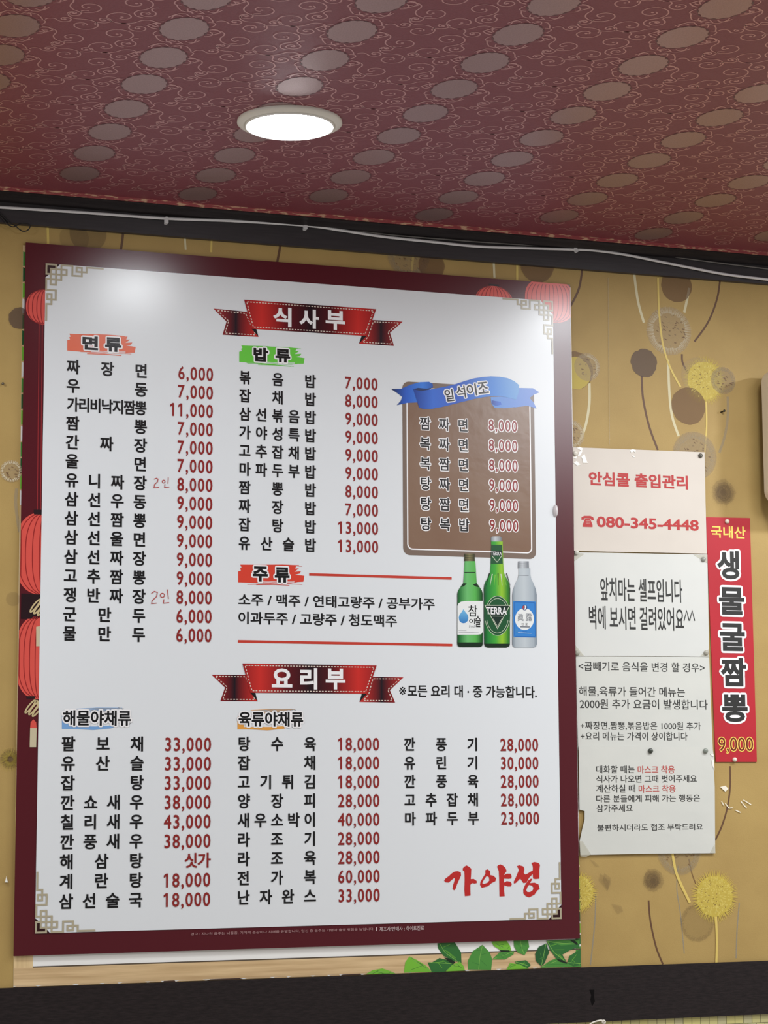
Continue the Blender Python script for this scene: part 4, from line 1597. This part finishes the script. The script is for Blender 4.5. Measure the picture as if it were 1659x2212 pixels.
nb = notice('paper_notice', [(1240, 1193), (1528, 1198), (1530, 1310), (1532, 1419), (1388, 1417), (1243, 1417)], DA - 0.0008, pap_b, 'white notice with two lines of tall narrow black lettering, second from the top')
g = G()
text_box(g, '앞치마는 셀프입니다', 1296.8, 1247.5, 1474, 1302, n_ink, DA - 0.0005, 0.012)
text_box(g, '벽에 보시면 걸려있어요', 1272.5, 1308.5, 1477, 1363, n_ink, DA - 0.0005, 0.012)
for x in (1478, 1490):
    g.strokep([(x, 1341), (x + 5.5, 1319), (x + 11, 1341)], 0.0024, DA - 0.0005, n_ink, DA)
g.build('notice_lettering', nb)

DC = 0.0022
nc = notice('paper_notice', [(1244, 1418), (1532, 1419), (1535, 1510), (1540, 1622), (1400, 1621), (1249, 1620), (1246, 1520)], DC, pap_c, 'white notice listing extra charges in small black text, third from the top')
g = G()
for s, x0, y0, x1, y1 in (('<곱빼기로 음식을 변경 할 경우>', 1249.8, 1428.5, 1522, 1452.5), ('해물,육류가 들어간 메뉴는', 1250.6, 1482.5, 1479.5, 1506.5), ('2000원 추가 요금이 발생합니다', 1252.6, 1509.5, 1528.7, 1533), ('+짜장면,짬뽕,볶음밥은 1000원 추가', 1254, 1558.5, 1514, 1578), ('+요리 메뉴는 가격이 상이합니다', 1254.5, 1581, 1485, 1599.5)):
    text_box(g, s, x0, y0, x1, y1, n_ink, DC + 0.0003, 0.004)
g.build('notice_lettering', nc)

DD = 0.0042
nd_ = notice('paper_notice', [(1250, 1613), (1400, 1613), (1539, 1613), (1543, 1640), (1542, 1662), (1544, 1700), (1545, 1843), (1400, 1844), (1254, 1847), (1252, 1818), (1257, 1795), (1263, 1770), (1263, 1752), (1252, 1749)], DD, pap_c, 'white notice about wearing masks with some red words, lowest of the paper column')
g = G()
y = lambda v_: 1550 + v_ / 3.614
xx = lambda v_: 1200 + v_ / 3.614
for s, x0, y0, x1, y1, mt_ in (('대화할 때는', 318, 373, 617, 435, n_ink), ('마스크 착용', 642, 375, 930, 437, n_rd2), ('식사가 나오면 그때 벗어주세요', 318, 448, 1103, 510, n_ink), ('계산하실 때', 318, 523, 622, 585, n_ink), ('마스크 착용', 650, 525, 937, 586, n_rd2), ('다른 분들에게 피해 가는 행동은', 318, 600, 1128, 662, n_ink), ('삼가주세요', 320, 676, 602, 738, n_ink), ('불편하시더라도 협조 부탁드려요', 327, 825, 1150, 888, n_ink)):
    text_box(g, s, xx(x0), y(y0), xx(x1), y(y1), mt_, DD + 0.0003, 0.006)
g.build('notice_lettering', nd_)

# ------------------------------------------------------------------ red strip banner
DR = 0.0022
red_paper = noise_mix(mat('banner_red', (1, 1, 1, 1), 0.38), rgb(176, 34, 46, 1.08), rgb(184, 38, 50, 1.08), 4, 2)
yel = mat('banner_yellow', rgb(236, 204, 96, 1.1), 0.4)
bcor = [(1525, 1117), (1620, 1119), (1635, 1646), (1546, 1646)]
q = [P(x_, y_, DR) for x_, y_ in bcor]
ban = empty('strip_banner', ((q[0][0] + q[2][0]) / 2, 0, q[2][1]))
tag(ban, 'narrow upright red banner with black white-outlined dish name and yellow price', 'banner')
paper_sheet(bcor, DR, red_paper).build('sheet', ban)
g = G()
text_box(g, '국내산', 1535.7, 1135, 1610.5, 1164, yel, DR + 0.0003, 0.02)
g.build('origin_lettering', ban)
g = G()
for ch, x0, y0, x1, y1 in (('생', 1549, 1189, 1597, 1252), ('물', 1553, 1268, 1608, 1329), ('굴', 1555, 1346, 1609, 1407), ('짬', 1557, 1421, 1612, 1483), ('뽕', 1560, 1500, 1615, 1560)):
    text_box(g, ch, x0, y0, x1, y1, n_ink, DR + 0.0006, 0.035, (0.0042, pure_white))
g.build('dish_lettering', ban)
g = G()
text_box(g, '9,000', 1552, 1593, 1627, 1627, mat('banner_price_red', rgb(110, 16, 18), 0.4), DR + 0.0006, 0.0, (0.0018, yel))
g.build('price_lettering', ban)


# ------------------------------------------------------------------ push pins
def pin(px, py, d, color, label, r=0.0048, proto=[]):
    x, z = P(px, py, d + 0.003)
    mt_ = mat('pin_%d_%d_%d' % color, rgb(*color), 0.3)
    g = G()
    c_ = (x, -d, z)
    g.lathe([(0.0001, 0.0048), (r * 0.55, 0.0045), (r * 0.9, 0.0034), (r, 0.0020), (r * 0.95, 0.0)], c_, (0, -1, 0), mt_, 20)
    o = g.build('push_pin')
    tag(o, label, 'push pin', 'push pins holding the notices and banner')


pin(1243.5, 979, DA, (226, 220, 206), 'white pin at the top left corner of the cream notice')
pin(1514, 984, DA, (92, 88, 78), 'dark grey pin at the top right corner of the cream notice')
pin(1246.5, 1193.5, DA, (200, 198, 186), 'pale clear pin where the cream and white notices meet on the left')
pin(1520, 1208, DC, (150, 150, 140), 'grey pin at the top right corner of the second notice', 0.0052)
pin(1247, 1411, DC, (150, 148, 134), 'grey pin at the bottom left corner of the second notice', 0.0052)
pin(1526, 1410, DC, (168, 164, 150), 'grey pin at the bottom right corner of the second notice', 0.0052)
pin(1406, 1622, DD, (62, 66, 58), 'near-black pin in the top middle of the mask notice', 0.0053)
pin(1525, 1622, DD, (132, 138, 128), 'grey-green pin at the top right of the mask notice', 0.0053)
pin(1571.5, 1126, DR, (226, 214, 196), 'cream pin at the top of the red banner')
pin(1588, 1641, DR, (222, 214, 198), 'cream pin at the foot of the red banner')

# ------------------------------------------------------------------ clear tape
tape = mat('clear_tape', rgb(214, 210, 190), 0.12, 0.8, alpha=0.42)
glint = mat('painted_glint', rgb(236, 234, 226, 1.1), 0.15, 0.8)  # opaque white that stands in for glints of light


def tape_piece(pts, d, label, mt_=None):
    g = G()
    g.slab([P(x_, y_, d) for x_, y_ in pts], d - 0.0002, d, mt_ or tape)
    o = g.build('tape_piece')
    tag(o, label, 'tape', 'bits of clear tape on the notices')


tape_piece([(1240, 1194), (1263, 1196), (1240, 1213)], DA - 0.0004, 'clear tape triangle on the top left corner of the second notice')
tape_piece([(1497, 1198), (1528, 1199), (1528, 1217)], DA - 0.0004, 'clear tape triangle on the top right corner of the second notice')
tape_piece([(1243, 1394), (1262, 1417), (1243, 1417)], DA - 0.0004, 'clear tape triangle on the bottom left corner of the second notice')
tape_piece([(1511, 1418), (1531, 1402), (1532, 1419)], DA - 0.0004, 'clear tape triangle on the bottom right corner of the second notice')
tape_piece([(1252, 1817), (1258, 1817), (1277, 1845), (1265, 1852), (1254, 1850)], DD + 0.0005, 'clear tape on the bottom left corner of the mask notice')
tape_piece([(1534, 1842), (1544, 1822), (1546, 1843)], DD + 0.0005, 'clear tape on the bottom right corner of the mask notice')
g = G()  # each white sliver is a painted glint on the crinkled tape
for pts in ([(1246, 968), (1252, 965), (1259, 969), (1256, 974)], [(1251, 976), (1258, 974), (1253, 984), (1247, 986)], [(1238, 989), (1246, 986), (1244, 991)], [(1255, 987), (1262, 981), (1268, 998), (1271, 1000), (1259, 1000), (1258, 992)], [(1239, 1000), (1245, 996), (1254, 1004), (1246, 1006)]):
    g.slab([P(x_, y_, DA) for x_, y_ in pts], DA, DA + 0.0009, glint)
o = g.build('tape_piece')
tag(o, 'crinkled tape, its glints painted white, at the top left corner of the cream notice', 'tape', 'bits of clear tape on the notices')
g = G()
for pts in ([(1361, 973), (1366, 970), (1373, 972), (1372, 979), (1369, 975), (1363, 978)], [(1365, 984), (1368, 984), (1372, 988), (1368, 988)]):
    g.slab([P(x_, y_, DA) for x_, y_ in pts], DA, DA + 0.0009, glint)
o = g.build('tape_piece')
tag(o, 'small tape scrap with painted white glints at the top middle of the cream notice', 'tape', 'bits of clear tape on the notices')
g = G()
for pts in ([(1534, 1628), (1541, 1630), (1541, 1634), (1537, 1633)], [(1536, 1640), (1542, 1642), (1543, 1664), (1539, 1655)]):
    g.slab([P(x_, y_, DD) for x_, y_ in pts], DD, DD + 0.0009, glint)
o = g.build('tape_piece')
tag(o, 'tape scrap with painted white glints on the right edge of the mask notice beside the banner foot', 'tape', 'bits of clear tape on the notices')

# ------------------------------------------------------------------ cables and bits on the cornice
cab_w = mat('cable_white', rgb(216, 214, 214, 1.1), 0.45)
cab_g = mat('cable_grey', rgb(120, 116, 112), 0.5)
blackwire = mat('wire_black', rgb(26, 23, 22), 0.5)


def wall_path(pts, d):
    out = []
    q = [Vector(p) for p in pts]
    for i in range(len(q) - 1):
        p0, p1, p2, p3 = q[max(i - 1, 0)], q[i], q[i + 1], q[min(i + 2, len(q) - 1)]
        for k in range(8):
            t = k / 8
            v_ = 0.5 * ((2 * p1) + (p2 - p0) * t + (2 * p0 - 5 * p1 + 4 * p2 - p3) * t * t + (3 * p1 - p0 - 3 * p2 + p3) * t ** 3)
            out.append(v_)
    out.append(q[-1])
    r_ = []
    for v_ in out:
        x_, z_ = P(v_.x, v_.y, d)
        r_.append((x_, -d, z_))
    return r_


g = G()
g.tube(wall_path([(-160, 436), (0, 447.5), (180, 459), (360, 472), (500, 477), (660, 487), (740, 498), (830, 511.5), (940, 523), (1030, 532), (1140, 536), (1240, 539), (1285, 541), (1350, 550), (1430, 566), (1500, 580), (1570, 593), (1659, 604), (1800, 622)], 0.0185), 0.0028, cab_w, 10)
tag(g.build('cable'), 'white cable running the whole length of the dark cornice', 'cable')
g = G()
g.tube(wall_path([(700, 489), (830, 506), (960, 517), (1100, 527), (1262, 535.5), (1403, 548), (1530, 565), (1659, 581), (1800, 599)], 0.0165), 0.0016, cab_g, 8)
tag(g.build('cable'), 'thin grey cable just above the white one at the right of the cornice', 'cable')


def clip(px, py, w, h, rot, label):
    x_, z_ = P(px, py, 0.020)
    g = G()
    cs, sn = math.cos(rot), math.sin(rot)
    pts = []
    for a, b_ in round_rect(-w / 2, w / 2, -h / 2, h / 2, min(w, h) * 0.25, 4):
        pts.append((x_ + a * cs - b_ * sn, z_ + a * sn + b_ * cs))
    g.slab(pts, 0.012, 0.0225, cab_w)
    tag(g.build('cable_clip'), label, 'cable clip', 'clips on the white cable')


clip(360, 476, 0.0065, 0.0130, 0, 'small white clip on the cable above the left of the menu board')
clip(660, 490, 0.0065, 0.0110, 0, 'small white clip on the cable above the middle of the menu board')
clip(1243, 537, 0.0050, 0.0165, math.radians(40), 'tilted white clip on the cable above the right corner of the menu board')

g = G()
g.tube(wall_path([(-10, 450), (6, 466), (22, 482), (33, 487.5), (40, 494), (50, 499.5), (60, 497), (65, 489), (60, 484), (48, 483), (38, 486), (28, 490), (16, 484), (4, 470), (-8, 462)], 0.0150), 0.0011, blackwire, 8)
tag(g.build('wire_loop'), 'loose loop of thin black wire hanging at the left end of the cornice', 'wire')

# white knob at the board's right edge, nail hole marks, small black nail, hook under the rail
x_, z_ = P(1201, 1103, DB + 0.004)
g = G()
g.lathe([(0.0001, 0.0075), (0.0034, 0.0068), (0.0055, 0.0042), (0.0060, 0.0015), (0.0056, 0.0)], (0, 0, 0), (0, -1, 0), mat('knob_white', rgb(214, 206, 206), 0.3), 24)
g.v = [(x_ + a * 0.85, -DB + b_, z_ + c_ * 2.1) for a, b_, c_ in g.v]
tag(g.build('wall_button'), 'small oval white button stuck on the right border of the menu board', 'button')
x_, z_ = P(1559, 890, 0.004)
g = G()
g.lathe([(0.0001, 0.011), (0.0026, 0.0105), (0.0028, 0.009), (0.0013, 0.0085), (0.0013, 0.0)], (x_, 0, z_), (0.45, -1, 0.25), mat('nail_black', rgb(20, 18, 18), 0.4), 14)
tag(g.build('nail'), 'small black nail in the tan wall left of the cream wall unit', 'nail')
x_, z_ = P(5, 829, 0.003)
g = G()
g.lathe([(0.0001, 0.006), (0.0022, 0.0055), (0.0024, 0.004), (0.0012, 0.0035), (0.0012, 0.0)], (x_, 0, z_), (0.2, -1, 0.1), mat('nail_grey', rgb(120, 112, 100), 0.3, metal=0.7), 14)
tag(g.build('nail'), 'tiny grey nail in the tan wall by the left edge of the photo', 'nail')
x_, z_ = P(13, 1898, 0.003)
g = G()
g.slab([P(10.5, 1906, 0.002), P(16.5, 1906, 0.002), P(14, 1893, 0.002)], 0.0, 0.004, glint)  # light reflection on the wall, modelled as a small white triangle
tag(g.build('painted_wall_glint'), 'tiny painted white chip stuck to the wall at lower left', 'reflection')
hook_w = mat('hook_white', rgb(226, 220, 206), 0.35)
hk = empty('wall_hook', P(1304, 2207, 0.006)[:1] + (0,) + P(1304, 2207, 0.006)[1:])
tag(hk, 'white wire hook with a ringed end poking up under the dark rail', 'hook')
g = G()
pth = wall_path([(1262, 2226), (1274, 2213), (1284, 2207.5), (1296, 2204.5), (1303, 2206), (1307, 2214), (1308, 2226)], 0.011)
g.tube(pth, 0.0016, hook_w, 8)
g.build('wire', hk)
x_, z_ = P(1304, 2207.5, 0.012)
g = G()
g.lathe([(0.0012, 0.0), (0.0030, 0.001), (0.0042, 0.0), (0.0042, -0.003), (0.0012, -0.003), (0.0012, 0.0)], (x_, -0.0135, z_), (0, -1, 0), hook_w, 20)
g.build('ring_end', hk)

# ------------------------------------------------------------------ cream unit cut off by the right edge of the photo
unit_cream = mat('unit_cream', rgb(216, 203, 180, 1.05), 0.4)
unit_white = mat('unit_cover', rgb(236, 234, 226, 1.05), 0.3)
ux0 = P(1648.5, 950, 0.033)[0]
uz1, uz0 = P(1650, 801, 0.033)[1], P(1650, 1088, 0.033)[1]
un = empty('wall_unit', (ux0 + 0.15, 0, uz0))
tag(un, 'cream wall unit with rounded corners cut off by the right edge of the photo', 'wall unit')


def rounded_box(g, x0, x1, z0, z1, r, d0, d1, bev, mt_):
    rings = [(0.0, d0), (0.0, d1 - bev), (bev * 0.3, d1 - bev * 0.3), (bev, d1)]
    base = []
    for ins, d in rings:
        base.append([(px_, -d, pz_) for px_, pz_ in round_rect(x0 + ins, x1 - ins, z0 + ins, z1 - ins, max(r - ins, 0.001), 10)])
    n_ = len(base[0])
    v = [p for ring_ in base for p in ring_]
    f = []
    for k_ in range(len(rings) - 1):
        for i_ in range(n_):
            j_ = (i_ + 1) % n_
            f.append((k_ * n_ + i_, k_ * n_ + j_, (k_ + 1) * n_ + j_, (k_ + 1) * n_ + i_))
    f.append(tuple((len(rings) - 1) * n_ + i_ for i_ in range(n_)))
    g.add(v, f, mt_, False)


g = G()
rounded_box(g, ux0, ux0 + 0.32, uz0, uz1, 0.026, 0.032, 0.085, 0.010, unit_cream)
g.build('housing', un)
g = G()
rounded_box(g, ux0 + 0.004, ux0 + 0.314, uz0 + 0.05, uz1 - 0.09, 0.006, 0.084, 0.088, 0.003, unit_white)
g.build('front_cover', un)
g = G()
g.box(ux0 + 0.05, ux0 + 0.27, -0.033, 0.0, uz0 + 0.03, uz1 - 0.03, mat('unit_bracket', rgb(90, 86, 80), 0.5))
g.build('wall_bracket', un)

# the type-setting helper is no longer needed
bpy.data.objects.remove(TO)
bpy.data.curves.remove(TC)
